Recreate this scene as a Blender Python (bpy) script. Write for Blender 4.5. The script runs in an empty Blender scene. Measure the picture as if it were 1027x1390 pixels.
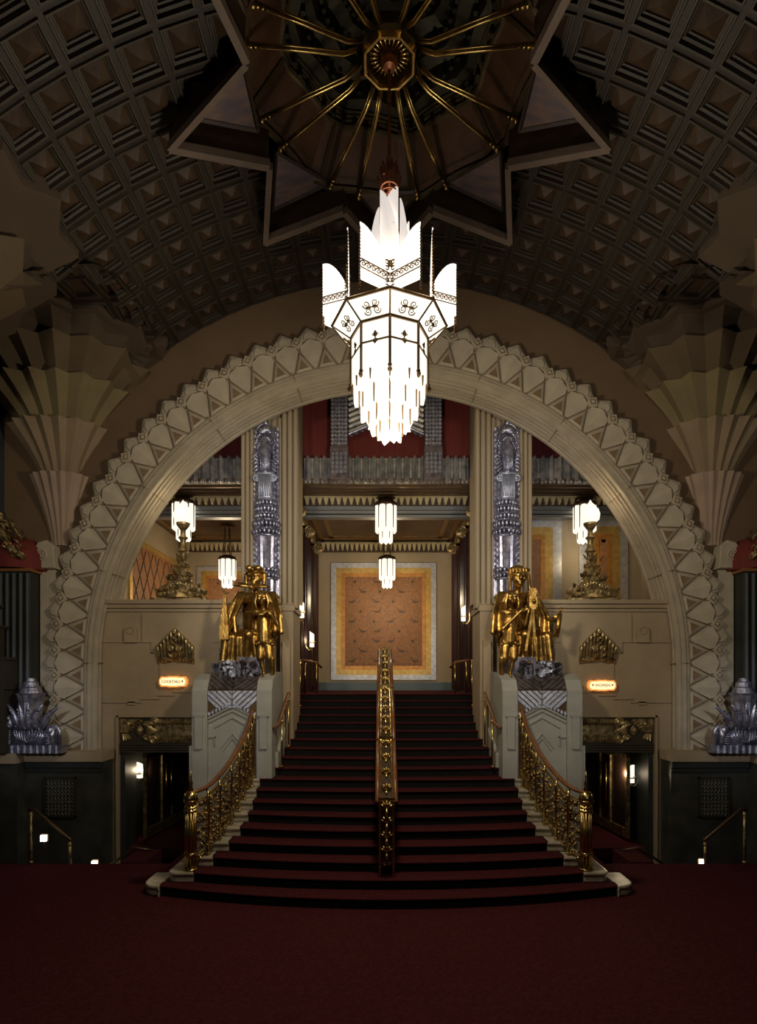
import bpy, bmesh, math, random
from math import sin, cos, pi, radians as R, sqrt, atan2
from mathutils import Vector, Matrix
random.seed(7)
S = bpy.context.scene
COL = S.collection

# ------------------------------------------------------------------ camera
cd = bpy.data.cameras.new('camera'); cam = bpy.data.objects.new('camera', cd); COL.objects.link(cam)
cam.location = (-0.1, 0, 3.15); cam.rotation_euler = (R(90), 0, 0)
cd.sensor_fit = 'HORIZONTAL'; cd.sensor_width = 36; cd.lens = 36*793/1027
cd.shift_x = (513.5-518)/1027; cd.shift_y = (925-695)/1027
cd.clip_start = .05; cd.clip_end = 200
S.camera = cam
# ------------------------------------------------------------------ world, exposure
w = bpy.data.worlds.new('world'); S.world = w; w.use_nodes = True
w.node_tree.nodes['Background'].inputs[0].default_value = (.55, .65, 1, 1)
w.node_tree.nodes['Background'].inputs[1].default_value = .012
S.view_settings.view_transform = 'Standard'; S.view_settings.look = 'None'
S.view_settings.gamma = 1; S.view_settings.use_curve_mapping = False
S.view_settings.exposure = 0.22

def spot(name, loc, target, power, col, ang=60, blend=.7, size=.15):
    l = bpy.data.lights.new(name, 'SPOT'); l.energy = power; l.color = col
    l.spot_size = R(ang); l.spot_blend = blend; l.shadow_soft_size = size
    o = bpy.data.objects.new(name, l); COL.objects.link(o); o.location = loc
    o.rotation_euler = (Vector(target)-Vector(loc)).to_track_quat('-Z', 'Y').to_euler()
    return o
def point(name, loc, power, col, size=.1):
    l = bpy.data.lights.new(name, 'POINT'); l.energy = power; l.color = col; l.shadow_soft_size = size
    o = bpy.data.objects.new(name, l); COL.objects.link(o); o.location = loc
    return o
WARM = (1, .80, .52); NEUT = (1, .9, .74); COOL = (.72, .8, 1)
# unseen spots added to brighten the arch, stair ornaments, columns and carpet
for sx in (-1, 1):
    spot('arch_fill', (sx*3.2, -1.5, 5.6), (sx*4.2, 11.5, 6.4), 720, NEUT, 60, 1, .5)
    spot('lily_fill', (sx*3.5, 0.5, 5.2), (sx*6.7, 11.0, 2.5), 480, (.72, .8, 1), 16, .8, .2)
    spot('pedestal_fill', (sx*1.2, 1.0, 4.6), (sx*2.9, 10.9, 2.3), 270, (.92, .95, 1), 17, .8, .2)
    spot('statue_fill', (sx*2.0, 2.2, 6.5), (sx*2.75, 11.4, 4.7), 560, (.95, .92, .9), 20, .8, .2)
    spot('column_fill', (sx*1.0, 3.2, 4.2), (sx*2.5, 12.1, 6.8), 560, (.80, .85, 1), 24, .8, .2)
spot('floor_fill', (0, 2.0, 9.3), (0, 7.0, 0), 210, NEUT, 110, 1, .5)
# the chandelier's own light, thrown from just under its glass pendants
point('chandelier_glow', (0, 7.55, 6.0), 300, (1, .88, .68), .25)

# ------------------------------------------------------------------ materials
MATS = {}
def mat(name, col, rough=.6, metal=0, noise=0, nscale=4, bump=0, bscale=20, col2=None, emit=0, spec=.5, stretch=(1, 1, 1), ecol=None):
    m = bpy.data.materials.new(name); m.use_nodes = True; nt = m.node_tree; b = nt.nodes['Principled BSDF']
    b.inputs['Base Color'].default_value = (*col, 1); b.inputs['Roughness'].default_value = rough
    b.inputs['Metallic'].default_value = metal; b.inputs['Specular IOR Level'].default_value = spec
    tc = nt.nodes.new('ShaderNodeTexCoord'); mp = nt.nodes.new('ShaderNodeMapping')
    nt.links.new(tc.outputs['Object'], mp.inputs[0]); mp.inputs['Scale'].default_value = stretch
    if noise or col2:
        n = nt.nodes.new('ShaderNodeTexNoise'); n.inputs['Scale'].default_value = nscale; n.inputs['Detail'].default_value = 6
        nt.links.new(mp.outputs[0], n.inputs['Vector'])
        cr = nt.nodes.new('ShaderNodeValToRGB'); cr.color_ramp.elements[0].position = .35; cr.color_ramp.elements[1].position = .65
        c2 = col2 or tuple(c*(1-noise) for c in col)
        cr.color_ramp.elements[0].color = (*c2, 1); cr.color_ramp.elements[1].color = (*col, 1)
        nt.links.new(n.outputs['Fac'], cr.inputs[0]); nt.links.new(cr.outputs[0], b.inputs['Base Color'])
    if bump:
        n2 = nt.nodes.new('ShaderNodeTexNoise'); n2.inputs['Scale'].default_value = bscale; n2.inputs['Detail'].default_value = 5
        nt.links.new(mp.outputs[0], n2.inputs['Vector'])
        bp = nt.nodes.new('ShaderNodeBump'); bp.inputs['Strength'].default_value = bump; bp.inputs['Distance'].default_value = .02
        nt.links.new(n2.outputs['Fac'], bp.inputs['Height']); nt.links.new(bp.outputs[0], b.inputs['Normal'])
    if emit:
        b.inputs['Emission Color'].default_value = (*(ecol or col), 1); b.inputs['Emission Strength'].default_value = emit
    MATS[name] = m
    return m
STONE = mat('arch_stone', (.50, .42, .30), .8, noise=.18, nscale=3, bump=.25, bscale=30)
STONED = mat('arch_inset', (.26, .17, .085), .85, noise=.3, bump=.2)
STONEW = mat('wall_stone', (.40, .30, .18), .8, noise=.15, nscale=2, bump=.2, bscale=40)
STONEG = mat('pedestal_stone', (.38, .36, .30), .75, noise=.15, nscale=3, bump=.2)
MARBLE = mat('cream_marble', (.52, .44, .31), .35, noise=.35, nscale=6, bump=.05)
PLASTER = mat('brown_plaster', (.17, .105, .055), .9, noise=.15, nscale=1.5, bump=.15)
FAN = mat('fan_plaster', (.20, .135, .07), .9, noise=.2, nscale=1.2, bump=.15)
PILLAR = mat('fluted_stone', (.40, .31, .19), .75, noise=.12, nscale=5, bump=.15, stretch=(1, 1, .1))
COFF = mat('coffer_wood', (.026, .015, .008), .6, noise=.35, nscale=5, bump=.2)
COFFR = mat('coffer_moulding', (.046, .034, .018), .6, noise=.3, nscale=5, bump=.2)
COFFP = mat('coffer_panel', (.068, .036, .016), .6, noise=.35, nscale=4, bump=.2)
WOODD = mat('dark_wood', (.05, .026, .013), .5, noise=.3, nscale=6)
WOODP = mat('panel_wood', (.12, .055, .026), .5, noise=.3, nscale=6)
DOMEM = mat('dome_bronze', (.06, .055, .035), .45, .6, noise=.3)
PINK = mat('painted_panel', (.24, .15, .12), .7, noise=.5, nscale=3, stretch=(1, 3, 1), col2=(.12, .10, .12))
BEAM = mat('rim_beam', (.15, .105, .075), .7, noise=.2, bump=.2)
SILVER = mat('silver_leaf', (.60, .60, .70), .34, .8, noise=.45, nscale=9, bump=.2, bscale=40, col2=(.24, .23, .31))
SILVERF = mat('pleated_silver', (.50, .46, .40), .42, .45, noise=.5, nscale=6, bump=.2, col2=(.22, .22, .22))
SILVERW = mat('chevron_silver', (.62, .63, .72), .4, .6, noise=.3, nscale=14, bump=.3, bscale=60, col2=(.36, .38, .46))
SILVERB = mat('tarnished_silver', (.26, .21, .20), .42, .7, noise=.4, nscale=8, bump=.3, col2=(.11, .085, .08))
GOLD = mat('gilding', (.62, .38, .10), .33, .95, noise=.5, nscale=7, bump=.25, bscale=25, col2=(.26, .14, .035))
BRASS = mat('brass', (.72, .50, .18), .24, 1, noise=.35, nscale=10)
ANTIQ = mat('antique_gold', (.62, .46, .21), .36, .65, noise=.55, nscale=9, bump=.3, col2=(.16, .11, .05))
SCROLL = mat('scroll_gilding', (.52, .35, .12), .36, .7, noise=.5, nscale=9, bump=.2, col2=(.12, .07, .025))
BRONZE = mat('dark_bronze', (.16, .10, .05), .4, .8, noise=.3)
COPPER = mat('copper', (.60, .25, .13), .35, .9, noise=.3)
FRAMEB = mat('chandelier_bronze', (.30, .18, .08), .35, .85, noise=.3)
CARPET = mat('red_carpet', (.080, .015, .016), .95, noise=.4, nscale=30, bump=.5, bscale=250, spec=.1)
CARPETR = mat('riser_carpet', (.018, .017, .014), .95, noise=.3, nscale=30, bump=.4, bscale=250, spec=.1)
DMARB = mat('dark_marble', (.065, .062, .050), .35, noise=.5, nscale=3, col2=(.035, .036, .031))
DARK = mat('blackened_green', (.028, .032, .028), .5, noise=.3)
BLUEW = mat('blue_plaster', (.045, .05, .055), .85, noise=.3, nscale=1.5)
REDW = mat('red_wall', (.17, .022, .016), .85, noise=.2, nscale=2, stretch=(6, 1, .3))
TAN = mat('tan_wall', (.42, .33, .21), .8, noise=.08, nscale=2)
MAROON = mat('maroon_lacquer', (.035, .012, .016), .3, noise=.3, nscale=4, stretch=(6, 6, .3))
HWOOD = mat('rail_wood', (.24, .09, .03), .3, noise=.4, nscale=8)
IVORY = mat('gilt_ivory', (.62, .50, .26), .5, .2, noise=.2)
OCEIL = mat('mezzanine_ceiling', (.12, .068, .03), .5, noise=.3, nscale=3)
ARTB = mat('art_brown', (.36, .16, .06), .6, noise=.3, nscale=12, bump=.1)
ARTO = mat('art_orange', (.62, .27, .06), .4, .4, noise=.3, nscale=9)
ARTG = mat('art_gold', (.66, .42, .12), .4, .5, noise=.25, nscale=9)
ARTS = mat('art_silver', (.62, .61, .60), .4, .5, noise=.25, nscale=9)
ARTM = mat('art_motif', (.10, .055, .03), .6)
GLASSM = mat('mirror_glass', (.06, .032, .022), .22, noise=.2, spec=.8)
FROST = mat('lit_frosted_glass', (.30, .27, .22), .4, emit=1.0, ecol=(1, .95, .83))
FROST2 = mat('lit_petal_glass', (1, .93, .82), .5, emit=1.05)
FROST3 = mat('lit_upper_glass', (1, .90, .82), .5, emit=.62)
LAMPG = mat('lit_lamp_glass', (.06, .055, .045), .4, emit=1.0, ecol=(1, .92, .76))
LAMPW = mat('lit_warm_glass', (1, .82, .55), .5, emit=7)
SIGNG = mat('lit_sign_glass', (1, .76, .42), .5, emit=.95)
SIGNF = mat('lit_sign_edge', (1, .38, .08), .5, emit=.55)
INK = mat('sign_ink', (.16, .05, .02), .7)

# ------------------------------------------------------------------ mesh kit
WL = {}
class MB:
    def __init__(s, sx=1): s.v = []; s.f = []; s.sx = sx
    def add(s, vs, fs):
        n = len(s.v); s.v += [tuple(v) for v in vs]; s.f += [tuple(i+n for i in f) for f in fs]; return s
    def bx(s, x0, x1, y0, y1, z0, z1):
        return s.add([(x0, y0, z0), (x1, y0, z0), (x1, y1, z0), (x0, y1, z0), (x0, y0, z1), (x1, y0, z1), (x1, y1, z1), (x0, y1, z1)],
                     [(0, 3, 2, 1), (4, 5, 6, 7), (0, 1, 5, 4), (1, 2, 6, 5), (2, 3, 7, 6), (3, 0, 4, 7)])
    def obox(s, c, d, rx=0, ry=0, rz=0):
        M = Matrix.Rotation(rz, 3, 'Z') @ Matrix.Rotation(ry, 3, 'Y') @ Matrix.Rotation(rx, 3, 'X')
        vs = [Vector(c)+M @ Vector((a*d[0]/2, b*d[1]/2, e*d[2]/2)) for e in (-1, 1) for a, b in ((-1, -1), (1, -1), (1, 1), (-1, 1))]
        return s.add(vs, [(0, 3, 2, 1), (4, 5, 6, 7), (0, 1, 5, 4), (1, 2, 6, 5), (2, 3, 7, 6), (3, 0, 4, 7)])
    def loops(s, rings, cap=True, closed=True):
        n = len(rings[0]); vs = [p for r in rings for p in r]; fs = []
        for i in range(len(rings)-1):
            for k in range(n if closed else n-1):
                a = i*n+k; b = i*n+(k+1) % n; fs.append((a, b, b+n, a+n))
        if cap: fs.append(tuple(range(n))[::-1]); fs.append(tuple(range((len(rings)-1)*n, len(rings)*n)))
        return s.add(vs, fs)
    def pxz(s, pts, y0, y1, inset=0, dy=0):      # polygon in XZ, front y0, back y1; bevelled front
        rings = [[(x, y1, z) for x, z in pts]]
        if inset:
            cx = sum(p[0] for p in pts)/len(pts); cz = sum(p[1] for p in pts)/len(pts)
            rings.append([(x, y0+dy, z) for x, z in pts])
            q = []
            for x, z in pts:
                L = sqrt((cx-x)**2+(cz-z)**2) or 1; q.append((x+(cx-x)*inset/L, y0, z+(cz-z)*inset/L))
            rings.append(q)
        else: rings.append([(x, y0, z) for x, z in pts])
        return s.loops(rings)
    def pxy(s, pts, z0, z1): return s.loops([[(x, y, z0) for x, y in pts], [(x, y, z1) for x, y in pts]])
    def pyz(s, pts, x0, x1): return s.loops([[(x0, y, z) for y, z in pts], [(x1, y, z) for y, z in pts]])
    def tube(s, pts, r, n=8, sq=1):
        pts = [Vector(p) for p in pts]; rings = []
        t0 = (pts[1]-pts[0]).normalized(); u = t0.orthogonal().normalized()
        if abs(t0.z) < .95: u = t0.cross(Vector((0, 0, 1))).normalized()
        for i, p in enumerate(pts):
            t = (pts[min(i+1, len(pts)-1)]-pts[max(i-1, 0)])
            t = t.normalized() if t.length > 1e-9 else t0
            u = (u-t*u.dot(t))
            u = u.normalized() if u.length > 1e-6 else t.orthogonal().normalized()
            w_ = t.cross(u); rr = r[i] if isinstance(r, (list, tuple)) else r
            rings.append([p+(u*cos(2*pi*k/n)+w_*sin(2*pi*k/n)*sq)*rr for k in range(n)])
        return s.loops(rings)
    def lathe(s, prof, cx, cy, n=24, fn=None, a0=0, a1=2*pi, cap=True):
        full = abs(a1-a0-2*pi) < 1e-6; m = n if full else n+1; rings = []
        for r, z in prof:
            rings.append([(cx+(r*(fn(k) if fn else 1))*cos(a0+(a1-a0)*k/n), cy+(r*(fn(k) if fn else 1))*sin(a0+(a1-a0)*k/n), z) for k in range(m)])
        return s.loops(rings, cap=cap and full, closed=full)
    def ell(s, c, r, n=10, rot=None):
        if not isinstance(r, (list, tuple)): r = (r, r, r)
        rings = []
        for i in range(1, n):
            a = pi*i/n; rings.append([Vector((r[0]*sin(a)*cos(2*pi*k/(n+2)), r[1]*sin(a)*sin(2*pi*k/(n+2)), -r[2]*cos(a))) for k in range(n+2)])
        c = Vector(c)
        rings = [[c+((rot @ p) if rot else p) for p in q] for q in rings]
        return s.loops(rings)
    def cap(s, p0, p1, r0, r1, n=10):
        p0 = Vector(p0); p1 = Vector(p1); d = (p1-p0); L = d.length or .001; t = d/L; pts = []; rr = []
        for a in (-85, -60, -30, 0): pts.append(p0+t*r0*sin(R(a))); rr.append(r0*cos(R(a)))
        for a in (0, 30, 60, 85): pts.append(p1+t*r1*sin(R(a))); rr.append(r1*cos(R(a)))
        return s.tube(pts, rr, n)
    def chain(s, pts, rr, n=10):
        for i in range(len(pts)-1): s.cap(pts[i], pts[i+1], rr[i], rr[i+1], n)
        return s
    def leaf(s, p, d, nrm, L, W, curl=.3, th=.15):
        p = Vector(p); d = Vector(d).normalized(); nrm = Vector(nrm); nrm = (nrm-d*nrm.dot(d)).normalized(); sd = d.cross(nrm)
        rings = []
        for t, wd in ((0, .25), (.2, .75), (.45, 1), (.7, .8), (.9, .4), (1, .05)):
            c = p+d*L*t*(1-.15*t)+nrm*(L*curl*t*t); hw = W*.5*wd; h = hw*th*2+.001
            rings.append([c+sd*hw, c+nrm*(h*2), c-sd*hw, c-nrm*h*.3])
        return s.loops(rings)
    def spiral(s, c, rad, ax1, ax2, turns=1.6, r=.012, a0=0, n=6, out=None):
        c = Vector(c); ax1 = Vector(ax1).normalized(); ax2 = Vector(ax2).normalized(); N = int(12*turns); pts = []; rr = []
        for i in range(N+1):
            t = i/N; a = a0+2*pi*turns*t; q = rad*(1-.85*t); pts.append(c+ax1*cos(a)*q+ax2*sin(a)*q); rr.append(r*(1-.4*t))
        return s.tube(pts, rr, n)
    def build(s, name, m, parent=None, smooth=False, label=None, kind=None, cat=None, group=None):
        vs = [(x*s.sx, y, z) for x, y, z in s.v]
        if parent is not None: o0 = WL[parent.name]
        else:
            xs = [v[0] for v in vs]; ys = [v[1] for v in vs]; zs = [v[2] for v in vs]
            o0 = Vector(((min(xs)+max(xs))/2, (min(ys)+max(ys))/2, min(zs)))
        me = bpy.data.meshes.new(name); me.from_pydata([Vector(v)-o0 for v in vs], [], s.f)
        bm = bmesh.new(); bm.from_mesh(me); bmesh.ops.recalc_face_normals(bm, faces=bm.faces); bm.to_mesh(me); bm.free()
        if smooth:
            for p in me.polygons: p.use_smooth = True
        me.materials.append(m); o = bpy.data.objects.new(name, me); COL.objects.link(o)
        if parent is not None: o.parent = parent
        else: o.location = o0
        WL[o.name] = o0
        if label: o['label'] = label
        if kind: o['kind'] = kind
        if cat: o['category'] = cat
        if group: o['group'] = group
        return o
def thing(name, label, cat, loc, group=None, sx=1):
    o = bpy.data.objects.new(name, None); COL.objects.link(o); o.empty_display_size = .1
    o.location = (loc[0]*sx, loc[1], loc[2]); o['label'] = label; o['category'] = cat; WL[o.name] = Vector(o.location)
    if group: o['group'] = group
    return o
def struct(mb, name, m, smooth=False): return mb.build(name, m, None, smooth, kind='structure')
def remesh(o, vs, it=3):
    md = o.modifiers.new('remesh', 'REMESH'); md.mode = 'VOXEL'; md.voxel_size = vs; md.use_smooth_shade = True
    sm = o.modifiers.new('smooth', 'SMOOTH'); sm.factor = .5; sm.iterations = it
    dg = bpy.context.evaluated_depsgraph_get(); dg.update()
    me = bpy.data.meshes.new_from_object(o.evaluated_get(dg)); mt = o.data.materials[0]
    o.modifiers.clear(); o.data = me
    if not me.materials: me.materials.append(mt)
    for p in me.polygons: p.use_smooth = True
SIDE = {-1: 'left', 1: 'right'}

# ================================================================== STRUCTURE
YF = 11.5; ZC = 3.51; RV = 7.6; RO = 6.77; RM = 5.92; RI = 5.72
rs = .15
# lobby floor, with wells cut for the side stairs beyond y=10.1
m = MB(); m.bx(-7.6, 7.6, -3, 10.1, -.25, 0); m.bx(-3.75, 3.75, 10.1, 12.0, -.25, 0)
struct(m, 'floor', CARPET)
m = MB()
for sx in (-1, 1):
    s_ = MB(); s_.bx(3.75, 7.6, 10.1, 16, -1.9, -1.8)
    s_.bx(3.5, 5.5, 11.9, 16, -.45, -.25)
    for k in range(5): s_.bx(4.3+k*.42, 4.72+k*.42, 10.35, 11.15, -1.8, -.05-.3*k)
    m.add([(x*sx, y, z) for x, y, z in s_.v], s_.f)
struct(m, 'floor', CARPET)
m = MB(); m.bx(-2.25, 2.25, 14.06, 19.8, 2.6, 2.85); m.bx(-7.4, -2.3, 12.4, 19.8, 2.6, 2.85); m.bx(2.3, 7.4, 12.4, 15.2, 2.6, 2.85)
struct(m, 'floor', CARPET)
# front wall: rectangular plane with the great arch cut out
def arch_map(s_, r):          # s_: arc length units measured from the apex; r radius
    n = 20; a = s_*pi/40
    if abs(s_) <= n: return (r*sin(a), ZC+r*cos(a))
    ex = (abs(s_)-n)*.48
    return (math.copysign(r, s_), ZC-ex)
m = MB()
N = 48
inn = [(6.5*sin(a), ZC+6.5*cos(a)) for a in [(-pi/2+pi*k/N) for k in range(N+1)]]
out = [(9.2*max(-1, min(1, 1.4*sin(a)))*.94, ZC+8.2*min(1, 1.35*cos(a)) if abs(cos(a)) > 1e-6 else ZC) for a in [(-pi/2+pi*k/N) for k in range(N+1)]]
inn = [(-6.5, 0)]+inn+[(6.5, 0)]; out = [(-8.6, 0)]+out+[(8.6, 0)]
m.loops([[(x, 11.62, z) for x, z in inn], [(x, 11.62, z) for x, z in out], [(x, 12.2, z) for x, z in out], [(x, 12.2, z) for x, z in inn]], cap=False, closed=False)
struct(m, 'wall_front', PLASTER)
# arch backing, mouldings and soffit
def sweep(mb, prof, smax=27, step=.5):
    ss = [-smax+step*i for i in range(int(2*smax/step)+1)]
    mb.loops([[(arch_map(q, r)[0], y, arch_map(q, r)[1]) for (r, y) in prof] for q in ss], cap=True, closed=True)
m = MB()
prof = [(6.62, 11.66), (6.62, 11.53), (5.95, 11.53), (5.95, 11.46), (5.91, 11.44), (5.90, 11.49), (5.87, 11.49), (5.86, 11.45), (5.82, 11.45), (5.81, 11.52),
        (5.78, 11.52), (5.77, 11.49), (5.73, 11.49), (5.72, 11.58), (5.80, 11.59), (5.80, 11.63), (5.71, 11.64), (5.71, 11.70), (5.80, 11.71), (5.80, 11.75), (5.70, 11.76), (5.70, 11.84), (5.79, 11.85), (5.79, 11.89), (5.70, 11.90), (5.70, 11.98),
        (5.79, 11.99), (5.79, 12.03), (5.70, 12.04), (5.70, 12.12), (5.76, 12.13), (5.68, 12.14), (5.68, 12.22), (5.95, 12.24), (6.62, 12.24)]
sweep(m, prof, 24.5)
struct(m, 'trim_1', STONE)
# carved relief of the arch
m = MB(); md = MB(); mf = MB()
def uv(c, u, v, w=1.0):
    return arch_map(c+u*w, 5.92+v*.85)
def poly(mb, c, pts, y0, y1, inset=.02, dy=.02): mb.pxz([uv(c, u, v) for u, v in pts], y0, y1, inset, dy)
k0 = -24
for k in range(k0, 25):
    c = k
    # large faceted stones: two facets meeting in a ridge
    for sg in (-1, 1):
        pts = [(0, .02), (sg*.45, .46), (sg*.41, .585), (0, .66)]
        P = [uv(c, u, v) for u, v in pts]
        ys = [11.50, 11.43, 11.42, 11.36 if k % 2 else 11.40]
        if sg > 0: P = P; 
        vs = [(P[i][0], ys[i], P[i][1]) for i in range(4)]+[(p[0], 11.55, p[1]) for p in P]
        m.add(vs, [(0, 1, 2, 3), (0, 1, 5, 4), (1, 2, 6, 5), (2, 3, 7, 6)])
    # outer stepped pentagons
    poly(m, c, [(-.47, .62), (-.40, .84), (-.04, 1.02), (.04, 1.02), (.40, .84), (.47, .62)], 11.49, 11.6, .02, .02)
    poly(m, c, [(-.33, .68), (-.29, .82), (0, .955), (.29, .82), (.33, .68)], 11.44, 11.5, .01, .01)
    poly(m, c, [(-.21, .70), (-.18, .80), (0, .885), (.18, .80), (.21, .70)], 11.40, 11.45, .01, .01)
for k in range(k0, 24):
    c = k+.5
    # nested triangular frames, dark inset in the middle
    poly(m, c, [(-.41, .02), (0, .47), (.41, .02)], 11.46, 11.55, .03, .02)
    poly(m, c, [(-.30, .055), (0, .385), (.30, .055)], 11.44, 11.5, .03, .01)
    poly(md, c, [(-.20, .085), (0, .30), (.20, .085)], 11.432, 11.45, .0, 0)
    poly(m, c, [(-.25, .665), (0, .53), (.25, .665), (0, .82)], 11.40, 11.5, .012, .012)
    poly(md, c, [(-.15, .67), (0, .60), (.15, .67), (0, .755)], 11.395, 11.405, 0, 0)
    poly(m, c, [(-.09, .67), (0, .63), (.09, .67), (0, .72)], 11.375, 11.4, .01, .01)
struct(m, 'trim_2', STONE)
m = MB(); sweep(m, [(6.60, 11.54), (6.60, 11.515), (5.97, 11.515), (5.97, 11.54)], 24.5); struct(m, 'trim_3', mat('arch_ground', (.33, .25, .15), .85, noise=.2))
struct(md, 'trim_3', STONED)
m = MB()
for q in range(-24, 25, 4):
    for (r0, r1, y) in ((5.815, 5.96, 11.435), (5.70, 5.78, 11.57)):
        (xa, za), (xb, zb) = arch_map(q, r0), arch_map(q, r1); d = Vector((xb-xa, zb-za)).normalized()*.006; n_ = Vector((-d.y, d.x))
        m.pxz([(xa+n_.x, za+n_.y), (xb+n_.x, zb+n_.y), (xb-n_.x, zb-n_.y), (xa-n_.x, za-n_.y)], y, y+.08)
    (xa, za) = arch_map(q, 5.695); (xb, zb) = arch_map(q+.03, 5.695)
    (xc_, zc_) = arch_map(q, 5.74); (xd, zd) = arch_map(q+.03, 5.74)
    m.pxz([(xa, za), (xb, zb), (xd, zd), (xc_, zc_)], 11.6, 12.2)
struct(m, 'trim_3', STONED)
# volute bracket strips beside the arch
for sx in (-1, 1):
    m = MB(sx); m.bx(6.52, 6.82, 11.5, 11.64, 1.8, 5.65)
    m.pxz([(6.45, 5.35), (6.85, 5.35), (6.85, 5.75), (6.78, 5.86), (6.62, 5.9), (6.48, 5.8)], 11.34, 11.6, .02, .02)
    m.spiral((6.7, 11.33, 5.6), .12, (1, 0, 0), (0, 0, 1), 2, .022)
    struct(m, 'trim_4', STONE)

# -------- barrel vault with coffers
def vp(th, y, r): return (r*sin(th), y, ZC+r*cos(th))
def star_r(a):   # eight-pointed star outline around the dome centre
    q = (a/(pi/4)) % 1; t = min(q, 1-q)*pi/4      # angle from nearest tip
    To, Ti = 2.92, 1.88; A = Vector((To, 0)); B = Vector((Ti*cos(pi/8), Ti*sin(pi/8)))
    d = Vector((cos(t), sin(t))); e = B-A
    return (A.x*e.y-A.y*e.x)/(d.x*e.y-d.y*e.x)
DX, DY = 0, 7.75
dth = R(4.15); bm = bmesh.new()
def addq(ps):
    bm.faces.new([bm.verts.new(p) for p in ps])
def addq(ps, mi=0):
    bm.faces.new([bm.verts.new(p) for p in ps]).material_index = mi
for i in range(-13, 13):
    for j in range(16):
        t0, t1 = i*dth, (i+1)*dth; y1 = 11.6-.55*j; y0 = y1-.55
        rings = []
        for ins, dr in ((0, .0), (.035, .0), (.04, -.03), (.062, -.03), (.07, .02), (.10, .03), (.105, .065), (.125, .07), (.13, .09)):
            a = ins/RV
            rings.append([vp(t0+a, y0+ins, RV+dr), vp(t1-a, y0+ins, RV+dr), vp(t1-a, y1-ins, RV+dr), vp(t0+a, y1-ins, RV+dr)])
        for q in range(len(rings)-1):
            for e in range(4):
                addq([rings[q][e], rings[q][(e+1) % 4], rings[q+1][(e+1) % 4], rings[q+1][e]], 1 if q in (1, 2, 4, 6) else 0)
        ap = vp((t0+t1)/2, (y0+y1)/2, RV-.0)
        for e in range(4): addq([rings[-1][e], rings[-1][(e+1) % 4], ap], 2)
tips = []
for k in range(8):
    a = k*pi/4; tips.append(((2.92*cos(a), DY+2.92*sin(a))))
    a += pi/8; tips.append((1.88*cos(a), DY+1.88*sin(a)))
for k in range(16):
    p, q = tips[k], tips[(k+1) % 16]; d = Vector((q[0]-p[0], q[1]-p[1], 0)); n = Vector((-d.y, d.x, 0))
    near = [f for f in bm.faces if (f.calc_center_median().xy-Vector((DX, DY))).length < 3.6]
    ge = set(near)
    for f in near: ge.update(f.edges); ge.update(f.verts)
    bmesh.ops.bisect_plane(bm, geom=list(ge), plane_co=Vector((p[0], p[1], 0)), plane_no=n)
kill = []
for f in bm.faces:
    c = f.calc_center_median(); v = Vector((c.x-DX, c.y-DY))
    if v.length < star_r(atan2(v.y, v.x)): kill.append(f)
def crossz(y): return 8.3+1.45*sqrt(max(0, 1-((y-10.1)/2)**2)) if 8.1 < y < 12.1 else 0
for f in bm.faces:
    c = f.calc_center_median()
    if abs(c.x) > 3.6 and crossz(c.y) > c.z+.07 and f not in kill: kill.append(f)
kill = list(set(kill))
bmesh.ops.delete(bm, geom=kill, context='FACES')
# cross vaults over the side bays
new = []
for sx in (-1, 1):
    for i in range(7):
        for j in range(8):
            x0 = 3.75+.55*i; u0 = -1+.25*j
            rings = []
            for ins, dr in ((0, 0), (.05, 0), (.055, -.03), (.085, -.03), (.095, .03), (.13, .04)):
                q = ins/.55*.25
                def P(x, u):
                    y = 10.1+2*sin(u*pi/2); return (sx*x, y, 8.3+(1.45+dr)*cos(u*pi/2)+dr*.2)
                rings.append([P(x0+ins, u0+q), P(x0+.55-ins, u0+q), P(x0+.55-ins, u0+.25-q), P(x0+ins, u0+.25-q)])
            qs = [([rings[q][e], rings[q][(e+1) % 4], rings[q+1][(e+1) % 4], rings[q+1][e]], 1 if q in (1, 2, 4) else 0) for q in range(5) for e in range(4)]
            qs.append((rings[-1], 2))
            for ps, mi in qs:
                cx_ = sum(abs(p[0]) for p in ps)/4; cz_ = sum(p[2] for p in ps)/4; cy_ = sum(p[1] for p in ps)/4
                if cy_ < 11.6 and (cx_ > RV or ZC+sqrt(RV*RV-cx_*cx_) < cz_+.07): addq(ps, mi)
bmesh.ops.remove_doubles(bm, verts=bm.verts, dist=.0005)
bmesh.ops.recalc_face_normals(bm, faces=bm.faces)
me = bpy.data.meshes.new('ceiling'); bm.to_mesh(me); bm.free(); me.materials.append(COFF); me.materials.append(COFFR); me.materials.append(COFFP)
o = bpy.data.objects.new('ceiling', me); COL.objects.link(o); o['kind'] = 'structure'
# -------- star recess: rim beams following the vault, side walls, painted tips
def vz(x): return ZC+sqrt(max(0, RV*RV-x*x))
m = MB(); mr = MB(); mp_ = MB()
for k in range(16):
    p, q = tips[k], tips[(k+1) % 16]
    pz, qz = vz(p[0])-.30, vz(q[0])-.30
    m.add([(p[0], p[1], pz), (q[0], q[1], qz), (q[0], q[1], 12.1), (p[0], p[1], 12.1)], [(0, 1, 2, 3)])
    c = Vector((DX, DY, 0)); P = Vector((p[0], p[1], 0)); Q = Vector((q[0], q[1], 0))
    # beam: rectangular section just inside the outline, hanging below the vault
    e = (Q-P).normalized(); nn = Vector((-e.y, e.x, 0)); nn = nn if nn.dot(c-P) > 0 else -nn
    rings = []
    for W_, zz in ((P, pz), (Q, qz)):
        a_ = W_-nn*.03; b_ = W_+nn*.055
        rings.append([(a_.x, a_.y, zz+.05), (a_.x, a_.y, zz-.05), (b_.x, b_.y, zz-.03), (b_.x, b_.y, zz+.08), ])
    mr.loops(rings)
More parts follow.
